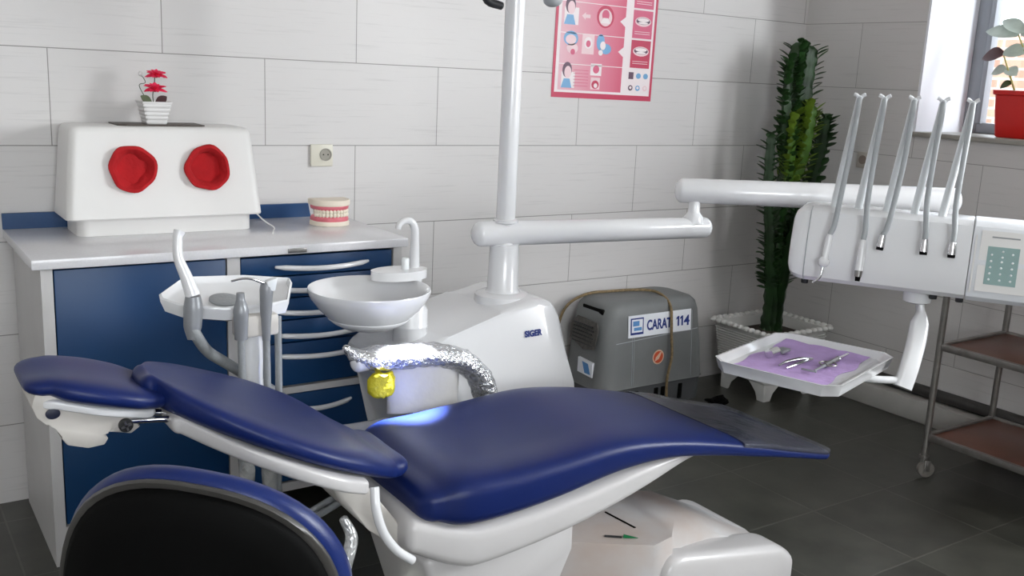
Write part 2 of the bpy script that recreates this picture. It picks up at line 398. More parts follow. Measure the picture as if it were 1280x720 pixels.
wt = empty('worktop', 'speckled white worktop with blue back strip on top of the cabinet', 'worktop', (-3.07, -0.28, 0.88))
bm = nb(); box(bm, (-3.64, -0.556, 0.88), (-2.508, -0.004, 0.909), 0.004); obj('slab', bm, M['worktop'], wt)
bm = nb(); prism(bm, [(-3.64, -0.018, 0.909), (-2.628, -0.018, 0.909), (-2.638, -0.018, 0.958), (-3.64, -0.018, 0.958)], (0, 0.015, 0)); obj('back_strip', bm, M['blue_strip'], wt, smooth=False, label='low blue strip against the tiles')
bm = nb(); box(bm, (-2.925, -0.560, 0.884), (-2.865, -0.5555, 0.898), 0.001); obj('lock_plate', bm, M['steel'], wt)

# ------------------------------------------------------------------ polishing box with two red cuffs
pb = empty('polishing_box', 'white plastic box with two round red cloth arm cuffs on the worktop', 'polishing box', (-3.19, -0.16, 0.909))
bm = nb()
def rrect(x0, x1, y0, y1, z, r, n=5):
    out = []
    for cx, cy, a0 in ((x1 - r, y1 - r, 0), (x0 + r, y1 - r, 90), (x0 + r, y0 + r, 180), (x1 - r, y0 + r, 270)):
        for k in range(n + 1):
            a = math.radians(a0 + 90 * k / n); out.append(V((cx + r * math.cos(a), cy + r * math.sin(a), z)))
    return out
loft(bm, [rrect(-3.462, -2.922, -0.232, -0.03, z, 0.035) for z in (0.9095, 0.915, 0.955)] + [rrect(-3.468, -2.916, -0.238, -0.026, 0.966, 0.035)])
obj('base', bm, M['white_matt'], pb)
bm = nb()
H = [(0.962, 0.001, 0.003), (0.966, 0.0, 0.0), (1.000, 0.003, 0.0045), (1.05, 0.0075, 0.011), (1.20, 0.021, 0.0305), (1.222, 0.024, 0.034), (1.232, 0.027, 0.038), (1.238, 0.033, 0.045), (1.241, 0.044, 0.057)]
def hood_ring(x0, x1, y0, y1, z, r):
    q = rrect(x0, x1, y0, y1, z, r, 6); out = []
    for i, p in enumerate(q):
        nx = q[(i + 1) % len(q)]; out.append(p)
        if (nx - p).length > 0.06: out += [p.lerp(nx, 0.012 / (nx - p).length), p.lerp(nx, 1 - 0.012 / (nx - p).length)]
    return out
loft(bm, [hood_ring(-3.495 + s, -2.893 - s, -0.255 + f, -0.022 - f * 0.1, z, 0.026) for z, s, f in H])
hood = obj('hood', bm, M['white_matt'], pb)
bm = nb()
for cx in (-3.300, -3.072): lathe(bm, (cx, -0.30, 1.116), [(0.054, 0), (0.054, 0.24)], 40, (0, 1, 0))
cut = obj('cutter', bm, M['white_matt'], pb); md = hood.modifiers.new('b', 'BOOLEAN'); md.object = cut; md.operation = 'DIFFERENCE'; md.solver = 'EXACT'
bpy.context.view_layer.update()
nm_ = bpy.data.meshes.new_from_object(hood.evaluated_get(bpy.context.evaluated_depsgraph_get())); hood.modifiers.clear()
bb = bmesh.new(); bb.from_mesh(nm_)
for f in bb.faces: f.smooth = True
for e in bb.edges: e.smooth = not (len(e.link_faces) == 2 and e.calc_face_angle(0) > math.radians(35))
bb.to_mesh(nm_); bb.free(); hood.data = nm_
bpy.data.objects.remove(cut)
bm = nb(); box(bm, (-3.488, -0.2, 0.972), (-3.474, -0.165, 0.992), 0.002); obj('latch', bm, M['darkgrey'], pb)
for cx, seed, tuck in ((-3.300, 1, 0.80), (-3.072, 5, 0.0)):
    rnd = random.Random(seed); bm = nb(); n = 40; rings = []
    ph = [rnd.uniform(0, 6.28) for _ in range(6)]
    for r, d in ((0.050, 0.010), (0.056, 0.000), (0.066, -0.005), (0.0715, -0.012), (0.070, -0.019), (0.061, -0.021), (0.052, -0.012), (0.046, 0.006), (0.044, 0.04), (0.043, 0.12), (0.040, 0.18), (0.02, 0.198), (0.004, 0.199)):
        ring = []
        for k in range(n):
            a = 2 * PI * k / n
            w = 1 + 0.035 * math.sin(3 * a + ph[0]) + 0.02 * math.sin(7 * a + ph[1])
            dd = d + 0.003 * math.sin(5 * a + ph[2]); dd = dd * (1 - tuck) if dd > 0 else dd; w = w * (1 - 0.25 * tuck * (0.5 + 0.5 * math.sin(4 * a + ph[3] + r * 60))) if d > -0.013 and r < 0.051 else w
            fr = -0.2355 + r * math.sin(a) * 0.12
            ring.append(V((cx + r * w * math.cos(a), fr + dd, 1.116 + r * w * math.sin(a))))
        rings.append(ring)
    loft(bm, rings, True); obj('cuff', bm, M['red_cloth'], pb, label='round red cloth cuff')
bm = nb(); tube(bm, [(-2.925, -0.14, 0.965), (-2.895, -0.16, 0.96), (-2.87, -0.2, 0.93), (-2.85, -0.235, 0.9125), (-2.875, -0.30, 0.9125), (-2.90, -0.36, 0.9125)], 0.0025, 8, 6); obj('power_cord', bm, M['white_matt'], pb)
bm = nb(); prism(bm, [(-3.325 + 0.0, -0.17, 1.2415), (-3.30, -0.185, 1.2415), (-3.07, -0.185, 1.2415), (-3.055, -0.17, 1.2415), (-3.055, -0.05, 1.2415), (-3.325, -0.05, 1.2415)], (0, 0, 0.004), 0.001)
tag(obj('flat_mat', bm, M['mat_dark'], loc=(-3.19, -0.12, 1.2415)), 'thin dark plate lying on top of the white box under the flower pot', 'plate')
# artificial flower in a small ribbed pot
fp = empty('potted_flower', 'small pink artificial flower in a white ribbed pot on the box', 'potted flower', (-3.20, -0.12, 1.2455))
bm = nb(); pr = [(0.03, 1.2455)]
zz = 1.2455
for k in range(5): pr += [(0.032 + k * 0.0028, zz + 0.002), (0.034 + k * 0.0028, zz + 0.008), (0.0325 + k * 0.0028, zz + 0.0125)]; zz += 0.0125
pr += [(0.047, zz + 0.001), (0.048, zz + 0.008), (0.044, zz + 0.008), (0.040, zz - 0.004)]
loft(bm, [[V((-3.20 + r * max(-1, min(1, 1.35 * math.cos(2 * PI * k / 32))), -0.12 + r * max(-1, min(1, 1.35 * math.sin(2 * PI * k / 32))), z)) for k in range(32)] for r, z in pr]); obj('pot', bm, M['pot_white'], fp)
bm = nb(); tube(bm, [(-3.20, -0.12, 1.305), (-3.203, -0.122, 1.335), (-3.198, -0.125, 1.37), (-3.197, -0.128, 1.392)], 0.0016, 7, 4)
tube(bm, [(-3.205, -0.12, 1.305), (-3.23, -0.12, 1.335), (-3.243, -0.12, 1.365), (-3.225, -0.12, 1.372), (-3.228, -0.12, 1.385), (-3.238, -0.12, 1.397)], 0.0012, 7, 4); obj('stem', bm, M['stem'], fp)
bm = nb(); ball(bm, (-3.239, -0.12, 1.400), (0.006, 0.006, 0.008), 2); obj('bud', bm, M['pot_white'], fp)
def blade(bm, base, tip, w, nrm, th=0.0012, n=7, sag=0.0):
    base, tip, nrm = V(base), V(tip), V(nrm).normalized(); d = tip - base; s = d.cross(nrm).normalized()
    rings = []
    for k in range(n):
        t = k / (n - 1); hw = w * max(0.04, math.sin(PI * (0.08 + 0.9 * t)) ** 0.8)
        c = base + d * t + nrm * (-sag * (t - 0.3) ** 2)
        rings.append([c - s * hw + nrm * hw * 0.25, c + nrm * th, c + s * hw + nrm * hw * 0.25, c - nrm * th])
    return loft(bm, rings)
for c, s in (((-3.193, -0.13, 1.396), 1.0), ((-3.20, -0.135, 1.352), 1.05)):
    bm = nb()
    for layer, (L, el, k0) in enumerate(((0.036, -0.15, 0), (0.034, 0.35, 0.4), (0.024, 0.95, 0.2))):
        for k in range(9 - layer * 2):
            a = 2 * PI * k / (9 - layer * 2) + k0 + random.uniform(-.15, .15)
            d = V((math.cos(a) * math.cos(el), math.sin(a) * 0.8 * math.cos(el) - 0.25, math.sin(el) + 0.1)).normalized()
            blade(bm, V(c), V(c) + d * L * s * random.uniform(.85, 1.1), 0.009, (d.cross(V((0, 0, 1))).cross(d) + V((0, -0.6, 0))), n=5, sag=0.01)
    ball(bm, c, 0.007, 2); obj('blossom', bm, M['petal'], fp)
for c, t, mm in (((-3.208, -0.125, 1.308), (-3.245, -0.14, 1.332), 'leaf'), ((-3.195, -0.125, 1.308), (-3.165, -0.14, 1.332), 'leaf_dk')):
    bm = nb(); blade(bm, c, t, 0.014, (0.1, -1, 0.3)); obj('leaf', bm, M[mm], fp, label='dark green leaf' if mm == 'leaf' else 'dark reddish leaf')
# teeth model
tm = empty('teeth_model', 'pink and cream dental teeth model with closed jaws on the worktop', 'teeth model', (-2.636, -0.22, 0.909))
def arch(r, z, dx=0.0, n=22, back=0.03):
    out = []
    for k in range(n + 1):
        a = PI + PI * k / n; out.append(V((-2.636 + dx + r * math.cos(a), -0.215 + r * 0.85 * math.sin(a), z)))
    out += [V((-2.636 + r, -0.215 + back, z)), V((-2.636 - r, -0.215 + back, z))]
    return out
bm = nb(); loft(bm, [arch(0.066, z) for z in (0.9095, 0.921)] + [arch(0.063, 0.925)]); obj('lower_base', bm, M['plaster'], tm)
bm = nb(); loft(bm, [arch(r, z) for r, z in ((0.062, 0.924), (0.064, 0.932), (0.061, 0.94), (0.055, 0.944))]); obj('lower_gum', bm, M['pink_gum'], tm)
bm = nb(); loft(bm, [arch(r, z) for r, z in ((0.056, 0.962), (0.062, 0.967), (0.064, 0.974), (0.063, 0.979))]); obj('upper_gum', bm, M['pink_gum'], tm)
bm = nb(); loft(bm, [arch(r, z, back=0.04) for r, z in ((0.064, 0.978), (0.068, 0.982), (0.068, 0.997), (0.066, 0.999))]); obj('upper_base', bm, M['plaster'], tm)
for nm, z0, z1 in (('upper_teeth', 0.953, 0.966), ('lower_teeth', 0.94, 0.9545)):
    bm = nb()
    for k in range(14):
        a = PI + PI * (k + 0.5) / 14
        cx, cy = -2.636 + 0.057 * math.cos(a), -0.215 + 0.057 * 0.85 * math.sin(a)
        ball(bm, (cx, cy, (z0 + z1) / 2), (0.0065, 0.0065, (z1 - z0) * 0.62), 2)
    loft(bm, [arch(0.052, z) for z in (z0, z1)]); obj(nm, bm, M['tooth'], tm)

# ------------------------------------------------------------------ socket on the tiles, socket on the window wall
so = empty('wall_socket', 'ivory round power socket on back wall above the worktop', 'socket', (-2.582, -0.001, 1.131))
bm = nb(); box(bm, (-2.625, -0.012, 1.091), (-2.539, -0.0005, 1.171), 0.003)
obj('face_plate', bm, M['ivory'], so)
bm = nb(); lathe(bm, (-2.568, -0.0125, 1.134), [(0.023, 0), (0.023, 0.003), (0.019, 0.003), (0.0185, -0.0), (0.001, -0.0005)], 28, (0, -1, 0)); obj('socket_well', bm, mat('grey_socket_well', '#9a968c', 0.5), so)
bm = nb()
for dx in (-0.009, 0.009): lathe(bm, (-2.568 + dx, -0.0125, 1.134), [(0.0026, 0.0), (0.0026, 0.001)], 10, (0, -1, 0))
obj('pin_hole', bm, M['black'], so)
so2 = empty('wall_socket', 'small socket on the window wall beside the cactus', 'socket', (-0.001, -0.43, 1.133))
bm = nb(); box(bm, (-0.012, -0.465, 1.095), (-0.0005, -0.395, 1.171), 0.003); obj('face_plate', bm, mat('beige_plastic', '#b7b0a8', 0.5), so2)
bm = nb(); lathe(bm, (-0.0125, -0.43, 1.134), [(0.021, 0), (0.021, 0.003), (0.002, 0.0025)], 24, (-1, 0, 0)); obj('socket_well', bm, mat('brown_socket_well', '#8d8078', 0.5), so2)

# ------------------------------------------------------------------ poster
PM = []
def pm(name, c): PM.append(mat(name, c, 0.35)); return len(PM) - 1
grad = mat('pink_print_gradient', '#d2476c', 0.35); PM.append(grad)
nt = grad.node_tree; tcn = nt.nodes.new('ShaderNodeTexCoord'); sx = nt.nodes.new('ShaderNodeSeparateXYZ'); rp = nt.nodes.new('ShaderNodeValToRGB')
mp_ = nt.nodes.new('ShaderNodeMapRange'); mp_.inputs[1].default_value = -0.25; mp_.inputs[2].default_value = 0.16
nt.links.new(tcn.outputs['Object'], sx.inputs[0]); nt.links.new(sx.outputs[0], mp_.inputs[0]); nt.links.new(mp_.outputs[0], rp.inputs[0])
rp.color_ramp.elements[0].color = rgb('#e2b4bf'); rp.color_ramp.elements[1].color = rgb('#d03a62'); e_ = rp.color_ramp.elements.new(0.5); e_.color = rgb('#dd8298')
nt.links.new(rp.outputs[0], nt.nodes['Principled BSDF'].inputs['Base Color'])
iw, ir, idk, ib, ig, imd = pm('white_print', '#f0e4e6'), pm('crimson_print', '#c22a52'), pm('dark_print', '#5a3a52'), pm('sky_print', '#6fa6d2'), pm('pale_pink_print', '#eccdd2'), pm('rose_print', '#d2567a')
PX, PZ, PW, PH = -1.552, 1.366, 0.556, 0.68
bm = nb()
def pr_box(u0, u1, v0, v1, lay, mi):
    y = -0.0015 - lay * 0.0005
    box(bm, (PX + u0, y - 0.0005, PZ + v0), (PX + u1, y, PZ + v1), mi=mi)
def pr_disc(u, v, ru, rv, lay, mi, n=20):
    y = -0.0015 - lay * 0.0005
    prism(bm, [(PX + u + ru * math.cos(2 * PI * k / n), y, PZ + v + rv * math.sin(2 * PI * k / n)) for k in range(n)], (0, -0.0005, 0), mi=mi)
def pr_poly(pts, lay, mi):
    y = -0.0015 - lay * 0.0005
    prism(bm, [(PX + u, y, PZ + v) for u, v in pts], (0, -0.0005, 0), mi=mi)
pr_box(0, PW, 0, PH, 0, ir); pr_box(0.014, PW - 0.014, 0.022, PH - 0.012, 1, iw)
pr_box(0.03, 0.375, 0.032, PH - 0.03, 2, 0)
for k in range(4):                                       # right-hand column of red panels with lip emblems
    z0 = 0.142 + k * 0.127
    pr_box(0.418, 0.53, z0, z0 + 0.119, 2, ir if k == 0 else imd)
    if k: pr_box(0.418, 0.53, z0, z0 + 0.03, 3, imd)
    pr_disc(0.475, z0 + 0.072, 0.046, 0.021, 3, ig); pr_disc(0.475, z0 + 0.074, 0.040, 0.0145, 4, idk); pr_disc(0.475, z0 + 0.079, 0.033, 0.008, 5, iw); pr_disc(0.475, z0 + 0.066, 0.028, 0.005, 5, iw)
    for q in range(2): pr_box(0.43, 0.518, z0 + 0.018 + q * 0.009, z0 + 0.0205 + q * 0.009, 4, ig)
for k in range(4):                                       # rows of the chart
    z0 = 0.135 + k * 0.127
    pr_box(0.03, 0.375, z0 + 0.003, z0 + 0.006, 3, iw)
    pr_poly([(0.345, z0 + 0.07), (0.385, z0 + 0.098), (0.385, z0 + 0.085), (0.41, z0 + 0.085), (0.41, z0 + 0.055), (0.385, z0 + 0.055), (0.385, z0 + 0.042)], 3, iw)
def face(u, v, s, hair):
    pr_box(u - 0.03 * s, u + 0.045 * s, v - 0.06 * s, v + 0.01 * s, 3, iw)
    pr_disc(u, v + 0.018 * s, 0.026 * s, 0.034 * s, 4, hair); pr_disc(u + 0.004 * s, v + 0.008 * s, 0.019 * s, 0.027 * s, 5, ig)
    pr_poly([(u - 0.03 * s, v - 0.06 * s), (u + 0.03 * s, v - 0.06 * s), (u + 0.016 * s, v - 0.02 * s), (u - 0.016 * s, v - 0.02 * s)], 4, ib)
face(0.073, 0.36, 1.0, idk); face(0.075, 0.098, 0.95, idk); face(0.073, 0.52, 0.9, idk)
pr_disc(0.262, 0.345, 0.047, 0.047, 3, ir); pr_disc(0.262, 0.342, 0.036, 0.036, 4, ig); pr_disc(0.262, 0.352, 0.020, 0.022, 5, imd); pr_poly([(0.235, 0.318), (0.29, 0.318), (0.275, 0.34), (0.25, 0.34)], 6, iw)
pr_poly([(0.135, 0.34), (0.155, 0.355), (0.155, 0.347), (0.18, 0.347), (0.18, 0.333), (0.155, 0.333), (0.155, 0.325)], 3, ig)
pr_disc(0.085, 0.245, 0.038, 0.03, 3, ib); pr_disc(0.085, 0.24, 0.028, 0.02, 4, ig); pr_disc(0.095, 0.205, 0.03, 0.022, 3, ig); pr_disc(0.098, 0.19, 0.012, 0.012, 4, imd)
pr_box(0.145, 0.21, 0.185, 0.265, 3, ig); pr_disc(0.178, 0.232, 0.022, 0.024, 4, iw); pr_disc(0.178, 0.228, 0.012, 0.014, 5, imd)
pr_disc(0.245, 0.238, 0.022, 0.034, 3, ib); pr_disc(0.275, 0.212, 0.03, 0.022, 3, ib); pr_disc(0.258, 0.225, 0.015, 0.018, 4, mi=iw); pr_disc(0.248, 0.195, 0.012, 0.012, 4, iw)
pr_box(0.2, 0.26, 0.098, 0.148, 3, iw); pr_disc(0.23, 0.124, 0.017, 0.017, 4, imd); pr_box(0.205, 0.255, 0.04, 0.09, 3, ig); pr_disc(0.23, 0.06, 0.02, 0.018, 4, ir); pr_disc(0.232, 0.056, 0.01, 0.01, 5, iw)
pr_disc(0.26, 0.475, 0.04, 0.02, 3, ir); pr_disc(0.31, 0.475, 0.03, 0.018, 3, ib)
for q in range(6): pr_box(0.11, 0.19, 0.05 + q * 0.013, 0.0525 + q * 0.013, 3, imd)
for q in range(3):
    u = 0.43 + q * 0.042
    pr_disc(u, 0.108, 0.014, 0.012, 3, idk if q == 0 else ib) if q else pr_box(u - 0.015, u + 0.013, 0.093, 0.123, 3, idk)
    pr_disc(u, 0.055, 0.013, 0.012, 3, (idk, ib, ig)[q]); pr_disc(u, 0.056, 0.007, 0.006, 4, iw)
rot = Matrix.Rotation(math.radians(-0.8), 4, 'Y')
po = obj('poster', bm, PM, loc=(PX + PW / 2, -0.001, PZ + 0.3), smooth=False); po.rotation_euler = (0, math.radians(0.6), 0)
tag(po, 'pink and red dental care picture chart stuck on the white tiled wall', 'poster')

# ================================================================== DENTAL UNIT (spittoon body, column, arms, delivery head, tray)
du = empty('dental_unit', 'white dental unit with spittoon bowl, column and jointed instrument arm', 'dental unit', (-2.5, -0.85, 0))
bm = nb(); yF, yB = -1.03, -0.66
prof = [(-2.120, 0.0), (-2.120, 0.25), (-2.150, 0.50), (-2.192, 0.712), (-2.222, 0.764), (-2.28, 0.774), (-2.42, 0.742), (-2.60, 0.693), (-2.73, 0.652), (-2.775, 0.622), (-2.782, 0.595), (-2.74, 0.52), (-2.68, 0.36), (-2.66, 0.20), (-2.66, 0.0)]
prism(bm, [(x, yF, z) for x, z in prof], (0, yB - yF, 0), 0.022, 3)
for v in bm.verts:                                        # the front face leans back a little towards the top
    if v.co.y < -0.9: v.co.y += max(0, v.co.z - 0.45) * 0.14
obj('unit_body', bm, M['white'], du)
text('SIGER', 0.026, 'blue_ink', du, (-2.335, yF + 0.0295, 0.662), (1, 0, 0.02), (0, 0.14, 1), 'logo_lettering', bold=0.0012, width=0.066, label='blue maker lettering')
bm = nb(); lathe(bm, (-2.325, -0.85, 0), [(0.09, 0.735), (0.088, 0.768), (0.075, 0.775), (0.056, 0.777), (0.050, 0.785), (0.046, 0.93)], 36); obj('column_base', bm, M['white'], du)
bm = nb(); tube(bm, [(-2.325, -0.85, 0.92), (-2.325, -0.85, 2.22)], 0.030, 28); lathe(bm, (-2.325, -0.85, 0), [(0.031, 0.995), (0.040, 0.998), (0.040, 1.006), (0.031, 1.010)], 28); obj('column', bm, M['white'], du)
A0, A1 = V((-2.405, -0.835, 0.962)), V((-1.600, -0.992, 0.968))
bm = nb(); tube(bm, [A0, A0.lerp(A1, 0.5), A1], [0.040, 0.038, 0.036], 28, ends=0.75); obj('lower_arm', bm, M['white'], du)
K = V((-1.645, -0.984, 0.99))
bm = nb(); lathe(bm, (K.x, K.y, 0), [(0.036, 0.985), (0.034, 1.006), (0.024, 1.018), (0.020, 1.024), (0.020, 1.062)], 24); obj('arm_knuckle', bm, M['white'], du)
B0, B1 = V((-1.675, -0.950, 1.093)), V((-0.985, -1.515, 1.108))
bm = nb(); tube(bm, [B0, B0.lerp(B1, 0.5), B1], [0.042, 0.0435, 0.043], 28, ends=0.6); obj('upper_arm', bm, M['white'], du)
# delivery head
ha = V((0.514, -0.857, 0)).normalized(); hn = V((-0.857, -0.514, 0)).normalized(); hz_ = V((0, 0, 1))
HL = V((-1.652, -1.452, 0.0))                            # left end of the face at floor level
def hp(s, n, z): return HL + ha * s + hn * n + hz_ * z
def head_ring(s, k=1.0, top=1.108, bot=0.886):
    zc = (top + bot) / 2
    P = [(0.0, 1.094), (0.010, 1.07), (0.030, 1.0), (0.040, 0.93), (0.036, 0.902), (0.018, 0.888), (-0.05, 0.884), (-0.25, 0.90), (-0.30, 0.92), (-0.31, 1.0), (-0.30, 1.06), (-0.27, 1.09), (-0.12, 1.11), (-0.02, 1.106)]
    return [hp(s, -0.13 + (n + 0.13) * (0.6 + 0.4 * k), zc + (z - zc) * k) for n, z in P]
bm = nb(); rings = [head_ring(s, k) for s, k in ((-0.028, 0.70), (-0.022, 0.84), (-0.010, 0.94), (0.008, 0.985), (0.03, 1.0))] + [head_ring(s) for s in (0.2, 0.4, 0.465)]
loft(bm, rings); hd = obj('delivery_head', bm, M['white'], du, angle=32)
bm = nb(); q = head_ring(0.022); tube(bm, [p + hn * 0.001 for p in (q[-1], q[0], q[1], q[2], q[3], q[4], q[5])], 0.0016, 6); obj('end_seam', bm, M['hose'], hd)
bm = nb(); rr_ = [[p + hn * 0.004 + hz_ * 0.0 for p in head_ring(s, k)] for s, k in ((0.467, 0.985), (0.47, 1.01), (0.60, 1.01), (0.635, 0.99), (0.65, 0.93))]
loft(bm, rr_); kp = obj('keypad_housing', bm, M['panel_white'], du, angle=32)
# keypad lies on the sloping face
f0, f1 = hp(0, 0.016, 1.066), hp(0, 0.045, 0.925); fu = (f0 - f1).normalized(); fnrm = ha.cross(fu).normalized()
if fnrm.dot(hn) < 0: fnrm = -fnrm
def fpt(s, t, d=0.0): return hp(s, 0, 0) + (f1 - hp(0, 0, 0)) + fu * t + fnrm * d
def fquad(bm, s0, s1, t0, t1, d, th): prism(bm, [fpt(s0, t0, d), fpt(s1, t0, d), fpt(s1, t1, d), fpt(s0, t1, d)], fnrm * th)
bm = nb(); fquad(bm, 0.488, 0.615, -0.005, 0.165, -0.004, 0.0085); obj('keypad_bezel', bm, M['white_matt'], kp, smooth=False)
bm = nb(); fquad(bm, 0.508, 0.588, 0.016, 0.122, 0.0035, 0.0025); obj('keypad', bm, M['panel_teal'], kp, smooth=False, label='teal grey keypad')
bm = nb()
for r in range(4):
    for c in range(3): ball(bm, fpt(0.520 + c * 0.027, 0.030 + r * 0.017, 0.0062), 0.0036, 1)
for s, t in ((0.520, 0.099), (0.547, 0.110), (0.547, 0.094), (0.572, 0.104)): ball(bm, fpt(s, t, 0.0062), 0.0034, 1)
obj('key_dots', bm, M['dot'], kp)
bm = nb(); fquad(bm, 0.515, 0.585, 0.146, 0.150, 0.0035, 0.002); obj('display_slot', bm, M['hose_dark'], kp, smooth=False)
bm = nb(); fquad(bm, 0.474, 0.4785, -0.01, 0.15, 0.004, 0.003); obj('seam_strip', bm, M['white_matt'], kp, smooth=False)
for s in (0.02, 0.385, 0.455):
    bm = nb(); lathe(bm, hp(s, -0.03, 0), [(0.010, 0.868), (0.011, 0.872), (0.011, 0.898)], 14); obj('holder_knob', bm, M['darkgrey'], hd)
bm = nb(); tube(bm, [hp(0.63, 0.045, 1.02), hp(0.632, 0.065, 0.97), hp(0.634, 0.07, 0.945)], [0.012, 0.014, 0.011], 14, ends=0.6); obj('side_plug', bm, M['darkgrey'], kp)
# arm link from head to the upper arm
bm = nb(); L0 = hp(0.30, -0.28, 1.0); tube(bm, [L0, L0.lerp(V((B1.x, B1.y, 1.0)), 0.6), V((-1.02, -1.5, 1.01)), V((-1.0, -1.505, 1.09))], 0.035, 18, 5); obj('head_pivot', bm, M['white'], du)
# whip arms, hoses and handpieces
tools = [  # s, lower end (s, n, z), kind
    (0.117, 0.088, 0.070, 'syringe'), (0.186, 0.182, 0.066, 'scaler'), (0.266, 0.232, 0.062, 'short'), (0.342, 0.345, 0.060, 'short'), (0.418, 0.418, 0.058, 'short')]
for i, (s, s2, n2, kind) in enumerate(tools):
    base = hp(s - 0.041, -0.06, 1.09); top = hp(s, -0.030, 1.437)
    bm = nb(); tube(bm, [base, base.lerp(top, 0.5) + hn * 0.004, top], [0.0115, 0.0105, 0.0085], 14)
    wa = obj('whip_arm', bm, M['hose_clear'], du)
    bm = nb()
    for d in (-1, 1): tube(bm, [top - hz_ * 0.012, top + ha * 0.008 * d + hz_ * 0.000, top + ha * 0.016 * d + hz_ * 0.004], 0.0055, 8, 3)
    obj('hose_fork', bm, M['white'], wa)
    zt = {'syringe': 1.035, 'scaler': 1.03, 'short': 1.045}[kind]
    bm = nb(); tube(bm, [top - hz_ * 0.004, top + hn * 0.02 - hz_ * 0.06, hp(s - 0.004, 0.022, 1.26), hp(s - 0.006 + (s2 - s) * 0.25, 0.035, 1.15), hp(s + (s2 - s) * 0.7, 0.046, zt + 0.03), hp(s2 - (s - s2) * 0.02, 0.052, zt)], 0.0078, 12, 6)
    obj('hose', bm, M['hose'], du)
    e = hp(s2, 0.052, zt); dr = (hp(s2 + (s2 - s) * 0.25, n2, 0.95) - e).normalized()
    if kind == 'syringe':
        bm = nb(); tube(bm, [e, e + dr * 0.03, e + dr * 0.075], [0.0095, 0.0105, 0.0095], 14); ball(bm, e + dr * 0.082, 0.0165, 2); ob = obj('handpiece', bm, M['white'], du, label='white air water syringe')
        bm = nb(); p = e + dr * 0.095; tube(bm, [p - dr * 0.005, p + dr * 0.02, p + dr * 0.035 - ha * 0.002, p + dr * 0.05 - ha * 0.018], [0.005, 0.004, 0.0032, 0.0026], 10, 3); obj('nozzle', bm, M['chrome'], ob)
    elif kind == 'scaler':
        bm = nb(); tube(bm, [e, e + dr * 0.02, e + dr * 0.085, e + dr * 0.09], [0.0095, 0.0115, 0.0125, 0.013], 14); ob = obj('handpiece', bm, M['white'], du, label='white scaler handpiece')
        bm = nb(); p = e + dr * 0.09; tube(bm, [p, p + dr * 0.018], [0.0115, 0.010], 12); obj('ring_cap', bm, M['steel'], ob)
        bm = nb(); p = e + dr * 0.108; tube(bm, [p, p + dr * 0.013], [0.008, 0.007], 12); obj('black_tip', bm, M['black'], ob)
    else:
        d2 = dr
        bm = nb(); tube(bm, [e - d2 * 0.005, e + d2 * 0.012, e + d2 * 0.03], [0.009, 0.0115, 0.0120], 14); ob = obj('handpiece', bm, M['chrome'], du, label='short chrome hose coupling')
        bm = nb(); tube(bm, [e + d2 * 0.03, e + d2 * 0.039], [0.0105, 0.010], 14); obj('black_tip', bm, M['black'], ob)
# tray arm under the head
tp = V((-1.425, -1.715, 0))
bm = nb(); lathe(bm, tp, [(0.030, 0.845), (0.040, 0.85), (0.042, 0.90)], 24); obj('tray_mount', bm, M['white'], du)
bm = nb()
pth = cat([(-1.415, -1.715, 0.855), (-1.415, -1.725, 0.82), (-1.428, -1.735, 0.785), (-1.458, -1.752, 0.735), (-1.500, -1.768, 0.67), (-1.528, -1.772, 0.612)], 5)
rings = []
for i, p in enumerate(pth):
    t = (pth[min(i + 1, len(pth) - 1)] - pth[max(i - 1, 0)]).normalized(); sd = t.cross(V((0.565, 0.825, 0.0))).normalized(); dp = sd.cross(t)
    k = 0.38 + 0.62 * max(0, min(1, (i - 5) / 5))
    rings.append([p + sd * (0.027 * k * math.copysign(abs(math.cos(a)) ** 0.6, math.cos(a))) + dp * (0.017 * math.copysign(abs(math.sin(a)) ** 0.6, math.sin(a))) for a in [2 * PI * q / 20 for q in range(20)]])
loft(bm, rings); obj('tray_arm', bm, M['white'], du)
bm = nb(); tube(bm, [(-1.525, -1.765, 0.632), (-1.62, -1.72, 0.637), (-1.72, -1.62, 0.643)], 0.011, 14, 4); obj('tray_rod', bm, M['white'], du)
TC = V((-1.745, -1.590, 0.65)); t1 = V((0.958, 0.287, 0)).normalized(); t2 = V((0.287, -0.958, 0)).normalized()
def tray_oct(w, d, ch, z):
    P = [(-w, -d + ch), (-w + ch, -d), (w - ch, -d), (w, -d + ch), (w, d - ch), (w - ch, d), (-w + ch, d), (-w, d - ch)]
    return [TC + t1 * a + t2 * b + V((0, 0, z)) for a, b in P]
bm = nb(); loft(bm, [tray_oct(*r) for r in ((0.215, 0.165, 0.035, -0.004), (0.228, 0.178, 0.036, 0.0), (0.236, 0.186, 0.038, 0.030), (0.238, 0.188, 0.038, 0.034), (0.232, 0.182, 0.037, 0.034), (0.218, 0.168, 0.035, 0.012), (0.20, 0.15, 0.034, 0.009))])
tray = obj('bracket_tray', bm, M['white'], du)
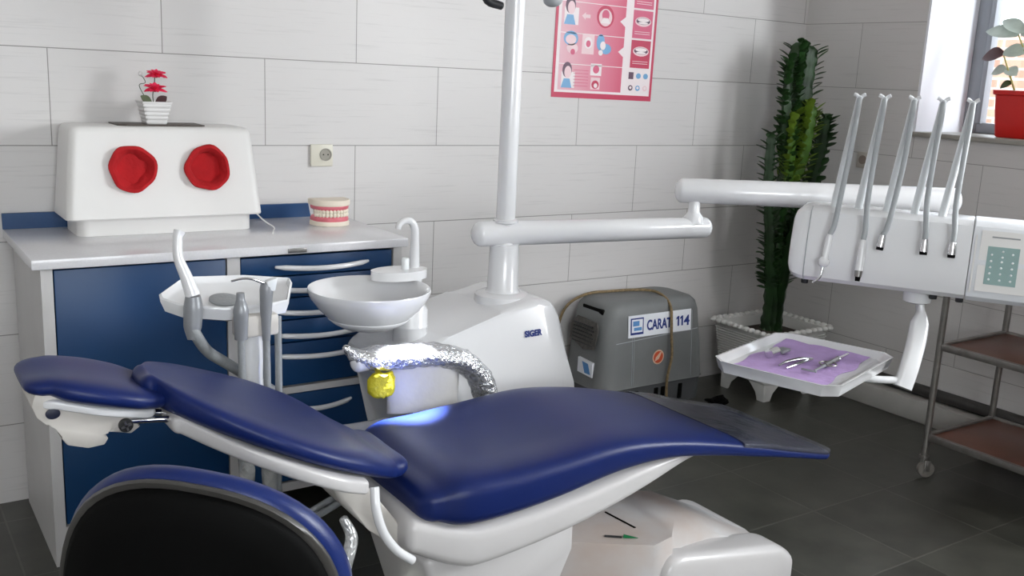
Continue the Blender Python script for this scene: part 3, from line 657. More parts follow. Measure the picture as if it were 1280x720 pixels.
# spittoon
bm = nb(); BC = V((-2.815, -0.90, 0))
prB = [(0.0, 0.716), (0.05, 0.717), (0.085, 0.728), (0.104, 0.739), (0.118, 0.750), (0.1185, 0.753), (0.1175, 0.7535), (0.1185, 0.7545), (0.145, 0.780), (0.168, 0.812), (0.176, 0.832), (0.174, 0.838), (0.168, 0.836), (0.155, 0.815), (0.12, 0.785), (0.07, 0.768), (0.02, 0.763), (0.0, 0.763)]
lathe(bm, BC, prB, 48); bowl = obj('spittoon_bowl', bm, M['white'], du, angle=60)
bm = nb(); lathe(bm, (-2.665, -0.87, 0), [(0.052, 0.655), (0.051, 0.70), (0.0525, 0.702), (0.0525, 0.708), (0.051, 0.71), (0.051, 0.755), (0.042, 0.768), (0.01, 0.77)], 32)
obox(bm, (-2.73, -0.88, 0.742), (1, 0.1, 0), (-0.1, 1, 0), (0, 0, 1), (0.13, 0.07, 0.03), 0.01); obj('bowl_mount', bm, M['white'], du)
bm = nb(); fx, fy = -2.63, -0.80; lathe(bm, (fx, fy, 0), [(0.036, 0.67), (0.035, 0.835), (0.034, 0.85)], 28)
pl = [V((fx - 0.09 + 0.1 * math.cos(2 * PI * k / 32) * 0.9, fy - 0.02 + 0.055 * math.sin(2 * PI * k / 32), 0)) + V((0.04, 0, 0)) for k in range(32)]
loft(bm, [[p + V((0, 0, z)) for p in pl] for z in (0.84, 0.845, 0.862, 0.866)]); obj('filler_stand', bm, M['white'], du)
bm = nb(); tube(bm, [(fx + 0.012, fy, 0.86), (fx + 0.012, fy, 0.95), (fx + 0.010, fy, 0.985), (fx - 0.004, fy, 1.006), (fx - 0.026, fy, 1.008), (fx - 0.042, fy, 0.998), (fx - 0.046, fy, 0.985)], [0.016, 0.013, 0.012, 0.011, 0.010, 0.009, 0.009], 16, 5); obj('cup_filler_spout', bm, M['white'], du)
bm = nb(); lathe(bm, (fx - 0.03, fy - 0.02, 0), [(0.012, 0.864), (0.012, 0.895), (0.009, 0.90)], 16); obj('drinking_nozzle', bm, M['hose_clear'], du)
# assistant's instrument holder
ac = V((-3.240, -1.0, 0))
def hexring(k, z, dz=0):
    P = [(-0.182, 0.0), (-0.150, -0.045), (-0.055, -0.085), (0.055, -0.090), (0.115, -0.075), (0.165, 0.03), (0.170, 0.06), (0.06, 0.10), (-0.075, 0.115), (-0.110, 0.10), (-0.178, 0.025)]
    return [ac + V((x * k, y * k, z + (y * k + 0.09) * 0.20)) for x, y in P]
bm = nb(); loft(bm, [hexring(k, z) for k, z in ((0.80, 0.822), (0.94, 0.83), (1.0, 0.856), (1.0, 0.862), (0.97, 0.865), (0.93, 0.851), (0.88, 0.848))])
ah = obj('assistant_holder', bm, M['white'], du)
bm = nb(); lathe(bm, (-3.268, -1.01, 0.865), [(0.038, 0.0), (0.038, 0.0035), (0.034, 0.0045), (0.005, 0.0045)], 28, (0, -0.196, 0.98)); obj('drain_screen', bm, M['hose_dark'], ah, label='oval grey strainer')
bm = nb(); box(bm, (-3.272, -1.115, 0.79), (-3.165, -1.07, 0.845), 0.008); obj('holder_clip', bm, M['offwhite'], ah)
bm = nb(); tube(bm, [(-3.222, -1.06, 0.82), (-3.222, -1.07, 0.74), (-3.218, -1.07, 0.64), (-3.17, -1.05, 0.56), (-3.06, -0.98, 0.47), (-2.92, -0.92, 0.42), (-2.74, -0.88, 0.40)], [0.030, 0.030, 0.028, 0.026, 0.026, 0.026, 0.026], 18, 6); obj('holder_arm', bm, M['white'], du)
bm = nb(); tube(bm, [(-3.374, -1.09, 0.83), (-3.361, -1.09, 0.80), (-3.325, -1.055, 0.750), (-3.27, -1.025, 0.705), (-3.20, -1.00, 0.65), (-3.10, -0.97, 0.57), (-2.98, -0.95, 0.44), (-2.80, -0.90, 0.36)], 0.014, 14, 6); obj('suction_hose', bm, M['hose_dark'], du)
bm = nb(); tube(bm, [(-3.372, -1.09, 0.795), (-3.37, -1.085, 0.825), (-3.366, -1.08, 0.87), (-3.366, -1.08, 0.9)], [0.012, 0.021, 0.023, 0.018], 16, 4); sh = obj('suction_handle', bm, M['grey_tool'], ah)
bm = nb(); tube(bm, [(-3.366, -1.08, 0.9), (-3.378, -1.07, 0.945), (-3.392, -1.06, 0.99), (-3.390, -1.05, 1.035), (-3.384, -1.045, 1.05)], [0.018, 0.0145, 0.012, 0.0115, 0.014], 16, 5); obj('suction_tip', bm, M['white'], sh)
bm = nb(); tube(bm, [(-3.262, -1.115, 0.79), (-3.262, -1.115, 0.86), (-3.262, -1.112, 0.888), (-3.262, -1.112, 0.905)], [0.016, 0.019, 0.011, 0.0095], 14, 4); obj('saliva_ejector', bm, M['grey_tool'], ah)
bm = nb(); tube(bm, [(-3.199, -1.115, 0.78), (-3.199, -1.113, 0.84), (-3.196, -1.11, 0.905), (-3.194, -1.108, 0.925)], [0.010, 0.014, 0.017, 0.014], 14, 4); sy = obj('assistant_syringe', bm, M['grey_tool'], ah)
bm = nb(); prism(bm, [(-3.20, -1.125, 0.93), (-3.172, -1.125, 0.938), (-3.178, -1.125, 0.905), (-3.195, -1.125, 0.905)], (0, 0.02, 0), 0.003); obj('lever', bm, M['hose_clear'], sy)
bm = nb(); tube(bm, [(-3.205, -1.115, 0.925), (-3.235, -1.12, 0.938), (-3.26, -1.122, 0.942), (-3.288, -1.124, 0.938)], [0.004, 0.0035, 0.003, 0.0026], 10, 4); obj('nozzle', bm, M['chrome'], sy)
for x, y, zz in ((-3.262, -1.115, 0.79), (-3.199, -1.115, 0.78), (-3.158, -1.085, 0.83)):
    bm = nb(); tube(bm, [(x, y, zz), (x + 0.002, y, 0.62), (x + 0.004, y + 0.01, 0.45), (x + 0.02, y + 0.03, 0.32), (x + 0.12, y + 0.08, 0.23), (x + 0.3, y + 0.14, 0.25), (-2.72, -0.92, 0.30)], 0.009, 12, 6); obj('holder_hose', bm, M['hose_dark'], du)
for x, y in ((-3.25, -1.10), (-3.19, -1.105)):
    bm = nb(); rr = random.Random(int(x * 100)); tube(bm, [(x + rr.uniform(-.004, .004), y, z) for z in (0.62, 0.56, 0.50, 0.44, 0.38, 0.33)], [0.016, 0.02, 0.017, 0.021, 0.018, 0.014], 14, 3); obj('hose_sleeve', bm, M['plastic_bag'], du, label='clear plastic sleeve on hanging hose')
# operating lamp on top of the column: only its underside reaches into view
bm = nb(); lathe(bm, (-2.325, -0.85, 0), [(0.036, 2.15), (0.04, 2.16), (0.04, 2.24), (0.01, 2.25)], 24); tube(bm, [(-2.325, -0.85, 2.2), (-2.36, -0.98, 2.2), (-2.395, -1.06, 2.12), (-2.405, -1.07, 1.98)], 0.02, 14, 5); obj('lamp_arm', bm, M['white'], du)
bm = nb(); obox(bm, (-2.415, -1.06, 1.855), (0.82, -0.57, 0), (0.57, 0.82, 0), (0, 0, 1), (0.26, 0.11, 0.26), 0.035, 4); lh = obj('lamp_head', bm, M['offwhite'], du)
bm = nb(); tube(bm, [(-2.512, -0.985, 1.76), (-2.516, -0.980, 1.69), (-2.500, -0.972, 1.650), (-2.462, -0.985, 1.637)], [0.013, 0.013, 0.013, 0.011], 12, 4, ends=0.6); obj('lamp_handle', bm, M['darkgrey'], lh)
bm = nb(); tube(bm, [(-2.36, -1.075, 1.76), (-2.352, -1.07, 1.70), (-2.343, -1.066, 1.660)], [0.016, 0.022, 0.028], 14, 4, ends=0.7); obj('lamp_handle', bm, M['hose'], lh, label='light grey lamp grip')

# things on the tray
TZ = 0.65 + 0.0095
def tpt(a, b, z=0.0): return TC + t1 * a + t2 * b + V((0, 0, TZ - 0.65 + z))
bm = nb(); n = 14; rows = []
for i in range(n + 1):
    rows.append([])
    for j in range(n + 1):
        a = -0.165 + 0.37 * i / n; b = -0.150 + 0.270 * j / n
        z = 0.0012 + 0.0022 * (0.5 + 0.5 * math.sin(i * 2.1 + j * 0.9) * math.sin(j * 1.7 - i * 0.6))
        if a > 0.17: z += (a - 0.17) * 0.25
        rows[-1].append((tpt(a + 0.006 * math.sin(j * 1.3), b + 0.008 * math.sin(i * 0.9), z)))
top = [[bm.verts.new(p) for p in r] for r in rows]; bot = [[bm.verts.new(p - V((0, 0, 0.001))) for p in r] for r in rows]
for i in range(n):
    for j in range(n):
        bm.faces.new((top[i][j], top[i + 1][j], top[i + 1][j + 1], top[i][j + 1])); bm.faces.new((bot[i][j], bot[i][j + 1], bot[i + 1][j + 1], bot[i + 1][j]))
for i in range(n):
    for a, b, c, d in ((top[i][0], top[i + 1][0], bot[i + 1][0], bot[i][0]), (top[i][n], bot[i][n], bot[i + 1][n], top[i + 1][n]), (top[0][i], bot[0][i], bot[0][i + 1], top[0][i + 1]), (top[n][i], top[n][i + 1], bot[n][i + 1], bot[n][i])): bm.faces.new((a, b, c, d))
tag(obj('paper_liner', bm, M['purple'], loc=tuple(tpt(0, 0))), 'crumpled lilac paper liner spread in the white instrument tray', 'paper liner')
def axis(c, d):                                           # instruments lie along tray directions
    return V(c), V(d).normalized()
# pack of burs / clamp block: short fluted steel cylinder
c = tpt(0.01, -0.098, 0.017); d = (t1 + t2 * 0.073).normalized()
dh = empty('instrument_holder', 'small fluted steel holder lying at the left of the lilac liner', 'instrument', tuple(c - V((0, 0, 0.012))))
bm = nb(); P = []
for k in range(12): P.append((0.0095 if k % 2 else 0.014, k * 0.0048))
lathe(bm, c - d * 0.04, P, 18, d); obj('fluted_body', bm, M['chrome'], dh)
bm = nb(); obox(bm, c + d * 0.045 - V((0, 0, 0.004)), d, d.cross(V((0, 0, 1))), (0, 0, 1), (0.05, 0.03, 0.010), 0.003); obj('flat_end', bm, M['grey_tool'], dh)
# tweezers
c = tpt(-0.025, -0.012, 0.008); d = (t1 + t2 * 0.18).normalized(); q = d.cross(V((0, 0, 1)))
tw = empty('tweezers', 'pair of steel dental tweezers in the middle of the lilac liner', 'tweezers', tuple(c - V((0, 0, 0.005))))
for sgn in (-1, 1):
    bm = nb(); tube(bm, [c - d * 0.075 + q * 0.013 * sgn, c - d * 0.03 + q * 0.016 * sgn + V((0, 0, 0.004)), c + d * 0.03 + q * 0.011 * sgn + V((0, 0, 0.004)), c + d * 0.075 + q * 0.002 * sgn], [0.0025, 0.0055, 0.0058, 0.004], 10, 4); obj('tine', bm, M['chrome'], tw)
# syringe / probe assembly
c = tpt(0.045, 0.062, 0.013); d = t1.copy(); q = d.cross(V((0, 0, 1)))
sg = empty('dental_syringe', 'long steel cartridge syringe at the right of the lilac liner', 'syringe', tuple(c - V((0, 0, 0.008))))
bm = nb(); tube(bm, [c - d * 0.05, c + d * 0.045], 0.0075, 14); obj('barrel', bm, M['steel'], sg)
bm = nb(); tube(bm, [c + d * 0.045, c + d * 0.085, c + d * 0.13], [0.006, 0.0045, 0.0035], 12); ball(bm, c + d * 0.05, 0.009, 2); obj('plunger', bm, M['chrome'], sg)
bm = nb()
for sgn in (-1, 1): tube(bm, [c - d * 0.0 , c - d * 0.012 + q * 0.018 * sgn, c - d * 0.03 + q * 0.024 * sgn, c - d * 0.045 + q * 0.013 * sgn, c - d * 0.05], 0.0028, 8, 4)
obj('finger_ring', bm, M['steel'], sg)
bm = nb(); tube(bm, [c - d * 0.05, c - d * 0.085, c - d * 0.125], [0.005, 0.004, 0.0032], 10); obox(bm, c - d * 0.135 - q * 0.012, q, d, (0, 0, 1), (0.045, 0.007, 0.004), 0.001); obj('cross_handle', bm, M['grey_tool'], sg)

# ================================================================== DENTAL CHAIR
ch = empty('dental_chair', 'reclined navy blue dental chair with white shell and floor base', 'dental chair', (-2.4, -1.45, 0))
YC = -1.45
bm = nb()
cushion(bm, [(-3.005, YC, 0.215, 0.466, 0.560, 0.006), (-2.945, YC, 0.238, 0.448, 0.582, 0.012), (-2.84, YC, 0.247, 0.452, 0.584, 0.022), (-2.70, YC, 0.250, 0.468, 0.592, 0.026), (-2.52, YC, 0.250, 0.500, 0.600, 0.014), (-2.36, YC, 0.250, 0.508, 0.580, 0.006), (-2.20, YC, 0.249, 0.486, 0.547, 0.004),
              (-2.02, YC, 0.247, 0.450, 0.502, 0.003), (-1.90, YC, 0.240, 0.425, 0.465, 0.002), (-1.72, YC, 0.236, 0.385, 0.418, 0.002)], e=4.2, nose=0.045, tail=0.035)
obj('seat', bm, M['navy'], ch, angle=60)
bm = nb()
cushion(bm, [(-2.09, YC, 0.249, 0.494, 0.521, 0.002), (-1.98, YC, 0.2465, 0.470, 0.497, 0.002), (-1.90, YC, 0.2425, 0.449, 0.4725, 0.002), (-1.72, YC, 0.2385, 0.404, 0.4245, 0.002)], e=4.2, nose=0.0, tail=0.037)
obj('foot_cover', bm, M['cover'], ch, angle=60, label='dark shiny plastic cover on the foot end')
bm = nb()
cushion(bm, [(-3.06, YC, 0.205, 0.40, 0.50, 0), (-2.96, YC, 0.222, 0.352, 0.47, 0), (-2.88, YC, 0.230, 0.345, 0.46, 0), (-2.65, YC, 0.234, 0.378, 0.478, 0), (-2.44, YC, 0.230, 0.430, 0.508, 0), (-2.30, YC, 0.222, 0.478, 0.515, 0), (-2.24, YC, 0.218, 0.495, 0.51, 0)], e=5, nose=0.02, tail=0.01)
obj('seat_shell', bm, M['shell'], ch, angle=60)
# backrest
YB = -1.455
def zb(x): return 0.806 - 0.475 * (x + 3.6)
bs = [(-3.570, 0.055, -1.47), (-3.545, 0.115, -1.465), (-3.50, 0.168, -1.46), (-3.45, 0.206, -1.453), (-3.38, 0.242, -1.443), (-3.31, 0.264, -1.43), (-3.245, 0.266, -1.42), (-3.175, 0.236, -1.425), (-3.11, 0.178, -1.44), (-3.07, 0.125, -1.455)]
bm = nb(); cushion(bm, [(x, y, w, zb(x) - 0.002, zb(x) + 0.070 - (0.012 if x > -3.12 else 0), 0.014) for x, w, y in bs], e=2.9, nose=0.022, tail=0.04); obj('backrest', bm, M['navy'], ch, angle=60)
bm = nb(); cushion(bm, [(x, YB, w, zb(x) - 0.032, zb(x) + 0.010, 0) for x, w in ((-3.535, 0.12), (-3.48, 0.175), (-3.41, 0.218), (-3.33, 0.242), (-3.25, 0.238), (-3.19, 0.21))], e=6, nose=0.015, tail=0.012); obj('backrest_shell', bm, M['shell'], ch, angle=60)
# headrest
YH = -1.46
def zh(x): return 0.792 - 0.27 * (x + 3.60)
bm = nb(); cushion(bm, [(x, YH, w, zh(x) + dz, zh(x) + t, 0.012) for x, w, dz, t in ((-3.755, 0.095, 0.006, 0.052), (-3.725, 0.114, 0.0, 0.058), (-3.67, 0.124, 0.0, 0.060), (-3.615, 0.118, 0.0, 0.057), (-3.575, 0.098, 0.002, 0.050))], e=2.5, nose=0.04, tail=0.035); obj('headrest', bm, M['navy'], ch, angle=60)
bm = nb(); cushion(bm, [(x, YH, w, zh(x) - 0.014, zh(x) + 0.008, 0) for x, w in ((-3.75, 0.085), (-3.67, 0.10), (-3.59, 0.085))], e=5, nose=0.02, tail=0.02); hb = obj('headrest_plate', bm, M['white'], ch, angle=60)
bm = nb(); bx_, bz_ = 0.022, -0.016
prism(bm, [(x + bx_, -1.535, z + bz_) for x, z in ((-3.800, 0.872), (-3.808, 0.845), (-3.800, 0.822), (-3.785, 0.806), (-3.768, 0.800), (-3.762, 0.778), (-3.752, 0.762), (-3.716, 0.750), (-3.688, 0.752), (-3.680, 0.764), (-3.690, 0.774), (-3.708, 0.780), (-3.680, 0.777), (-3.640, 0.766), (-3.622, 0.778), (-3.640, 0.802), (-3.625, 0.822))], (0, 0.13, 0), 0.003, 2)
obj('headrest_bracket', bm, M['offwhite'], ch)
bm = nb(); lathe(bm, (-3.752, -1.536, 0.812), [(0.0125, 0.0), (0.0125, 0.003), (0.010, 0.004)], 20, (0, -1, 0), sy=0.8); obj('bracket_cap', bm, mat('dark_blue_cap', '#1c2238', 0.5), ch)
bm = nb(); lathe(bm, (-3.628, -1.535, 0.770), [(0.013, -0.005), (0.013, 0.008), (0.0105, 0.010), (0.0105, 0.008)], 20, (0, -1, 0)); obj('clamp_ring', bm, M['darkgrey'], ch)
bm = nb()
for aa in (0.3, 1.87): obox(bm, (-3.628, -1.5445, 0.770), (math.cos(aa), 0, math.sin(aa)), (0, 1, 0), (-math.sin(aa), 0, math.cos(aa)), (0.02, 0.003, 0.004)); 
obj('clamp_star', bm, M['steel'], ch)
bm = nb(); tube(bm, [(-3.635, -1.53, 0.776), (-3.58, -1.535, 0.772), (-3.55, -1.54, 0.770), (-3.51, -1.52, 0.761), (-3.46, -1.48, 0.742)], [0.007, 0.006, 0.006, 0.009, 0.011], 12, 4)
for y in (-1.41, -1.49): tube(bm, [(-3.68, y, 0.79), (-3.48, y, 0.755)], 0.007, 10)
obj('headrest_rod', bm, M['chrome'], ch)
# hinge between back and seat, curved side tube
bm = nb(); prism(bm, [(-3.25, -1.60, 0.622), (-3.16, -1.60, 0.585), (-3.10, -1.60, 0.50), (-3.02, -1.60, 0.40), (-3.06, -1.60, 0.385), (-3.15, -1.60, 0.47), (-3.215, -1.60, 0.545)], (0, 0.30, 0), 0.012, 3); obj('back_hinge', bm, M['offwhite'], ch)
bm = nb(); tube(bm, [(-3.165, -1.655, 0.595), (-3.168, -1.672, 0.55), (-3.155, -1.682, 0.50), (-3.125, -1.684, 0.455), (-3.085, -1.682, 0.420)], 0.010, 14, 6); obj('side_tube', bm, M['white'], ch)
bm = nb(); tube(bm, [(-3.20, -1.58, 0.50), (-3.19, -1.60, 0.46), (-3.215, -1.62, 0.41), (-3.225, -1.63, 0.385)], [0.010, 0.014, 0.016, 0.012], 14, 5, ends=0.6); obj('release_lever', bm, M['plastic_bag'], ch, label='shiny plastic wrapped release lever')
# lift mechanism and floor base
bm = nb(); prism(bm, [(-3.02, -1.62, 0.37), (-2.585, -1.62, 0.40), (-2.60, -1.62, 0.30), (-2.66, -1.62, 0.12), (-2.94, -1.62, 0.12)], (0, 0.34, 0), 0.02, 3); obj('lift_column', bm, M['shell'], ch)
bm = nb(); prism(bm, [(-2.80, -1.52, 0.002), (-1.800, -1.52, 0.002), (-1.785, -1.52, 0.06), (-1.80, -1.52, 0.105), (-1.86, -1.52, 0.140), (-2.25, -1.52, 0.175), (-2.80, -1.52, 0.19)], (0, 0.255, 0), 0.025, 4); obj('floor_base', bm, M['shell'], ch)
bm = nb()
def hump(x, y0, y1, z0, z1, k=0.06): return [V((x, y0, z0)), V((x, y0 + 0.01, z0 + (z1 - z0) * 0.7)), V((x, y0 + k, z1)), V((x, y1 - k, z1)), V((x, y1 - 0.01, z0 + (z1 - z0) * 0.7)), V((x, y1, z0))]
loft(bm, [hump(-2.75, -1.43, -1.27, 0.02, 0.272, 0.012), hump(-2.55, -1.555, -1.27, 0.02, 0.270, 0.012), hump(-2.36, -1.675, -1.27, 0.02, 0.268, 0.012), hump(-2.28, -1.665, -1.27, 0.05, 0.266, 0.02), hump(-2.20, -1.63, -1.275, 0.15, 0.260), hump(-2.08, -1.60, -1.28, 0.14, 0.235), hump(-1.92, -1.60, -1.285, 0.11, 0.16), hump(-1.84, -1.59, -1.30, 0.10, 0.125)]); fcov = obj('base_cover', bm, mat('white_cover_rust_stained', '#c6c5c6', 0.3, mscale=4.5, col2='#bcaea6', mottle=0.05), ch, angle=50)
bm = nb(); tube(bm, [(-2.345, -1.445, 0.267), (-2.335, -1.56, 0.267)], 0.0035, 8); obj('cover_seam', bm, M['black'], ch)
bm = nb(); prism(bm, [(-2.33, -1.685, 0.003), (-1.80, -1.685, 0.003), (-1.80, -1.685, 0.105), (-1.86, -1.685, 0.15), (-2.26, -1.685, 0.222), (-2.31, -1.685, 0.215), (-2.335, -1.685, 0.17)], (0, 0.13, 0), 0.03, 4); obj('pedal_housing', bm, M['shell'], ch)
bm = nb(); obox(bm, (-2.425, -1.575, 0.2705), (0.8, -0.6, 0), (0.6, 0.8, 0), (0, 0, 1), (0.045, 0.010, 0.0015)); s1 = obj('sticker', bm, M['darkgrey'], ch, smooth=False, label='small dark sticker with green arrow')
bm = nb(); prism(bm, [(-2.407, -1.595, 0.2705), (-2.373, -1.615, 0.2705), (-2.393, -1.580, 0.2705)], (0, 0, 0.0015)); obj('arrow_mark', bm, M['green_ink'], s1, smooth=False)
# far armrest with foil
bm = nb(); tube(bm, [(-2.945, -1.10, 0.685), (-2.86, -1.10, 0.69), (-2.74, -1.10, 0.682), (-2.63, -1.10, 0.655), (-2.56, -1.10, 0.60), (-2.53, -1.10, 0.52), (-2.525, -1.12, 0.44)], [0.026, 0.03, 0.03, 0.03, 0.03, 0.03, 0.03], 16, 5, ends=0.7)
tube(bm, [(-2.525, -1.12, 0.45), (-2.53, -1.2, 0.42), (-2.55, -1.27, 0.42)], 0.025, 12, 4); arm = obj('armrest', bm, M['white'], ch, label='far side armrest wrapped in foil')
bm = nb(); rnd = random.Random(3); rings = []
pth = cat([(-2.985, -1.10, 0.735), (-2.94, -1.10, 0.70), (-2.86, -1.10, 0.688), (-2.74, -1.10, 0.682), (-2.63, -1.10, 0.655), (-2.565, -1.10, 0.60), (-2.535, -1.10, 0.535)], 7)
for i, p in enumerate(pth):
    t = (pth[min(i + 1, len(pth) - 1)] - pth[max(i - 1, 0)]).normalized(); up = V((0, 1, 0)).cross(t); up = up if up.z > 0 or up.x > 0 else -up
    k = min(1.0, 0.10 + i / 12)
    rings.append([p + V((0, 1, 0)) * (0.046 * k * math.cos(a) + rnd.uniform(-.003, .003)) + up * (0.033 * k * math.sin(a) + rnd.uniform(-.004, .004)) for a in [2 * PI * q / 26 for q in range(26)]])
loft(bm, rings); obj('foil_wrap', bm, M['foil'], arm, angle=80, label='crinkled silver foil')
bm = nb(); rings = []
for zq, kx in ((0.668, 1.0), (0.63, 1.0), (0.58, 0.98), (0.53, 0.95)):
    rings.append([V((-2.745 + (0.115 * kx + 0.004 * math.sin(9 * a + zq * 90)) * math.cos(a), -1.10 + 0.030 * math.sin(a), zq)) for a in [2 * PI * q / 36 for q in range(36)]])
loft(bm, rings); obj('plastic_skirt', bm, M['skirt'], arm, angle=80)
bm = nb(); rings = []
for i, (zq, w) in enumerate(((0.658, 0.034), (0.645, 0.040), (0.625, 0.041), (0.608, 0.040), (0.600, 0.032), (0.597, 0.015))):
    rings.append([V((-2.893 + (w * 0.9 + 0.005 * math.sin(4 * a + i)) * math.cos(a), -1.138 + 0.016 * math.sin(a) - 0.003 * math.sin(3 * a + i * 2), zq + 0.004 * math.sin(5 * a))) for a in [2 * PI * q / 24 for q in range(24)]])
loft(bm, rings); tag(obj('yellow_cloth', bm, M['yellow'], loc=(-2.893, -1.138, 0.585), angle=70), 'crumpled bright yellow cloth tucked beneath the silver foil', 'cloth')

# ================================================================== OPERATOR'S STOOL (back towards us)
st = empty('operator_stool', 'stool with black backrest shell and blue padded edge in front', 'stool', (-3.52, -1.93, 0))
sc_ = V((-3.682, -2.098, 0.655)); sa = V((0.80, -0.60, 0)).normalized(); sn = V((0.60, 0.80, 0)).normalized()
sup = (V((0, 0, 1)) - sn * 0.10).normalized(); _r = math.radians(8); sa, sup = sa * math.cos(_r) - sup * math.sin(_r), sup * math.cos(_r) + sa * math.sin(_r)
def stool_ring(w, h, d, n=56, e=2.25, lift=0.0):
    out = []
    for k in range(n):
        a = 2 * PI * k / n; ca, sa_ = math.cos(a), math.sin(a)
        x = w * math.copysign(abs(ca) ** (2 / e), ca); z = h * math.copysign(abs(sa_) ** (2 / e), sa_)
        curve = 0.10 * (x / 0.22) ** 2 * 0.6
        out.append(sc_ + sa * x + sup * (z + lift) + sn * (d + curve))
    return out
bm = nb(); loft(bm, [stool_ring(*r) for r in ((0.05, 0.05, -0.012), (0.15, 0.17, -0.010), (0.193, 0.212, -0.004), (0.203, 0.222, 0.006), (0.200, 0.219, 0.014))]); obj('back_shell', bm, M['black'], st, angle=70)
bm = nb(); loft(bm, [stool_ring(*r) for r in ((0.200, 0.219, 0.010), (0.211, 0.230, 0.006), (0.214, 0.233, 0.012), (0.211, 0.230, 0.020), (0.2, 0.219, 0.020))]); obj('edge_piping', bm, M['trim'], st, angle=70)
bm = nb(); loft(bm, [stool_ring(*r) for r in ((0.19, 0.209, 0.016), (0.213, 0.232, 0.020), (0.221, 0.240, 0.034), (0.220, 0.239, 0.050), (0.207, 0.226, 0.068), (0.17, 0.19, 0.078), (0.06, 0.07, 0.080))]); obj('back_pad', bm, M['navy_dark'], st, angle=70)
bm = nb(); tube(bm, [sc_ - sn * 0.01 - V((0, 0, 0.10)), sc_ - sn * 0.04 - V((0, 0, 0.2)), V((-3.56, -1.98, 0.43)), V((-3.52, -1.93, 0.43))], 0.014, 12, 5); obj('back_stem', bm, M['steel'], st)
bm = nb(); lathe(bm, (-3.52, -1.93, 0), [(0.02, 0.435), (0.165, 0.44), (0.185, 0.455), (0.188, 0.475), (0.17, 0.497), (0.10, 0.505), (0.0, 0.506)], 40); obj('seat', bm, M['navy_dark'], st)
bm = nb(); lathe(bm, (-3.52, -1.93, 0), [(0.03, 0.10), (0.03, 0.25), (0.018, 0.252), (0.018, 0.44)], 20); obj('gas_column', bm, M['steel'], st)
for k in range(5):
    a = 2 * PI * k / 5 + 0.3; d = V((math.cos(a), math.sin(a), 0)); c = V((-3.52, -1.93, 0))
    bm = nb(); tube(bm, [c + V((0, 0, 0.11)), c + d * 0.12 + V((0, 0, 0.10)), c + d * 0.23 + V((0, 0, 0.075))], [0.022, 0.017, 0.012], 10); lg = obj('leg', bm, M['steel'], st)
    bm = nb(); q = d.cross(V((0, 0, 1))); lathe(bm, c + d * 0.23 + V((0, 0, 0.027)) - q * 0.01, [(0.012, 0), (0.026, 0.002), (0.026, 0.018), (0.012, 0.02)], 16, q); lathe(bm, c + d * 0.23, [(0.006, 0.03), (0.006, 0.08)], 8); obj('caster', bm, M['black'], lg)

# ================================================================== COMPRESSOR
cp = empty('compressor', 'grey plastic compressor with CARAT 114 plate on floor behind the chair', 'compressor', (-1.13, -0.19, 0))
X0, X1, Y0, Y1 = -1.455, -0.835, -0.335, -0.045
bm = nb()
loft(bm, [rrect(X0 + i, X1 - i, Y0 + i * 0.8, Y1 - i * 0.4, z, 0.065, 6) for z, i in ((0.15, -0.004), (0.155, 0.0), (0.30, 0.012), (0.46, 0.03), (0.495, 0.040), (0.514, 0.058), (0.523, 0.085), (0.525, 0.11))])
cbod = obj('shell', bm, M['comp'], cp)
bm = nb(); loft(bm, [rrect(X0 + i, X1 - i, Y0 + i, Y1 - i, z, 0.06, 6) for z, i in ((0.035, 0.02), (0.045, 0.008), (0.152, 0.004))]); bse = obj('base', bm, M['comp_dark'], cp)
def yf(z): return Y0 + (0.0 if z < 0.155 else 0.0096 * (z - 0.155) / 0.145 if z < 0.3 else 0.0096 + (z - 0.3) / 0.16 * 0.0144)
bm = nb()
for x in (-1.285, -1.275, -0.935): tube(bm, [(x, yf(0.16) - 0.0005, 0.16), (x, yf(0.30) - 0.0005, 0.30), (x, yf(0.46) - 0.0005, 0.46)], 0.0015, 6)
tube(bm, [(X0 + 0.08, yf(0.365) - 0.0008, 0.352), (-0.9, yf(0.37) - 0.0008, 0.375)], 0.0018, 6); obj('panel_seam', bm, M['hose'], cbod)
for x in (-1.25, -1.135, -1.095, -0.99):
    bm = nb(); box(bm, (x - 0.010, Y0 - 0.001, 0.06), (x + 0.010, Y0 + 0.02, 0.13), 0.002); obj('vent_slot', bm, M['black'], bse)
bm = nb(); prism(bm, [(-1.312, yf(0.362) - 0.0015, 0.372), (-0.945, yf(0.362) - 0.0015, 0.372), (-0.945, yf(0.462) - 0.0025, 0.468), (-1.312, yf(0.462) - 0.0025, 0.468)], (0, -0.002, 0)); pltt = obj('name_plate', bm, M['label'], cp, smooth=False, label='white plate lettered CARAT 114')
pu = V((0, yf(0.46) - yf(0.37) + -0.001, 0.096)).normalized(); P0 = V((-1.312, yf(0.362) - 0.0038, 0.372))
text('CARAT', 0.062, 'blue_ink', pltt, P0 + V((0.105, 0, 0)) + pu * 0.026, (1, 0, 0), pu, 'plate_lettering', bold=0.0018, width=0.143)
text('4', 0.062, 'blue_ink', pltt, P0 + V((0.323, 0, 0)) + pu * 0.026, (1, 0, 0), pu, 'plate_lettering', bold=0.0018, width=0.034)
for a_ in (0.277, 0.300):
    bm = nb(); prism(bm, [P0 + V((a_ + dx, 0, 0)) + pu * (0.026 + dz) for dx, dz in ((0.008, 0), (0.017, 0), (0.017, 0.0445), (0.010, 0.0445), (0.0, 0.037), (0.0, 0.029), (0.008, 0.034))], (0, -0.0006, 0)); obj('plate_lettering', bm, M['blue_ink'], pltt, smooth=False)
bm = nb(); 
def pq(a0, a1, b0, b1, d): return [P0 + V((a0, -d, 0)) + pu * b0, P0 + V((a1, -d, 0)) + pu * b0, P0 + V((a1, -d, 0)) + pu * b1, P0 + V((a0, -d, 0)) + pu * b1]
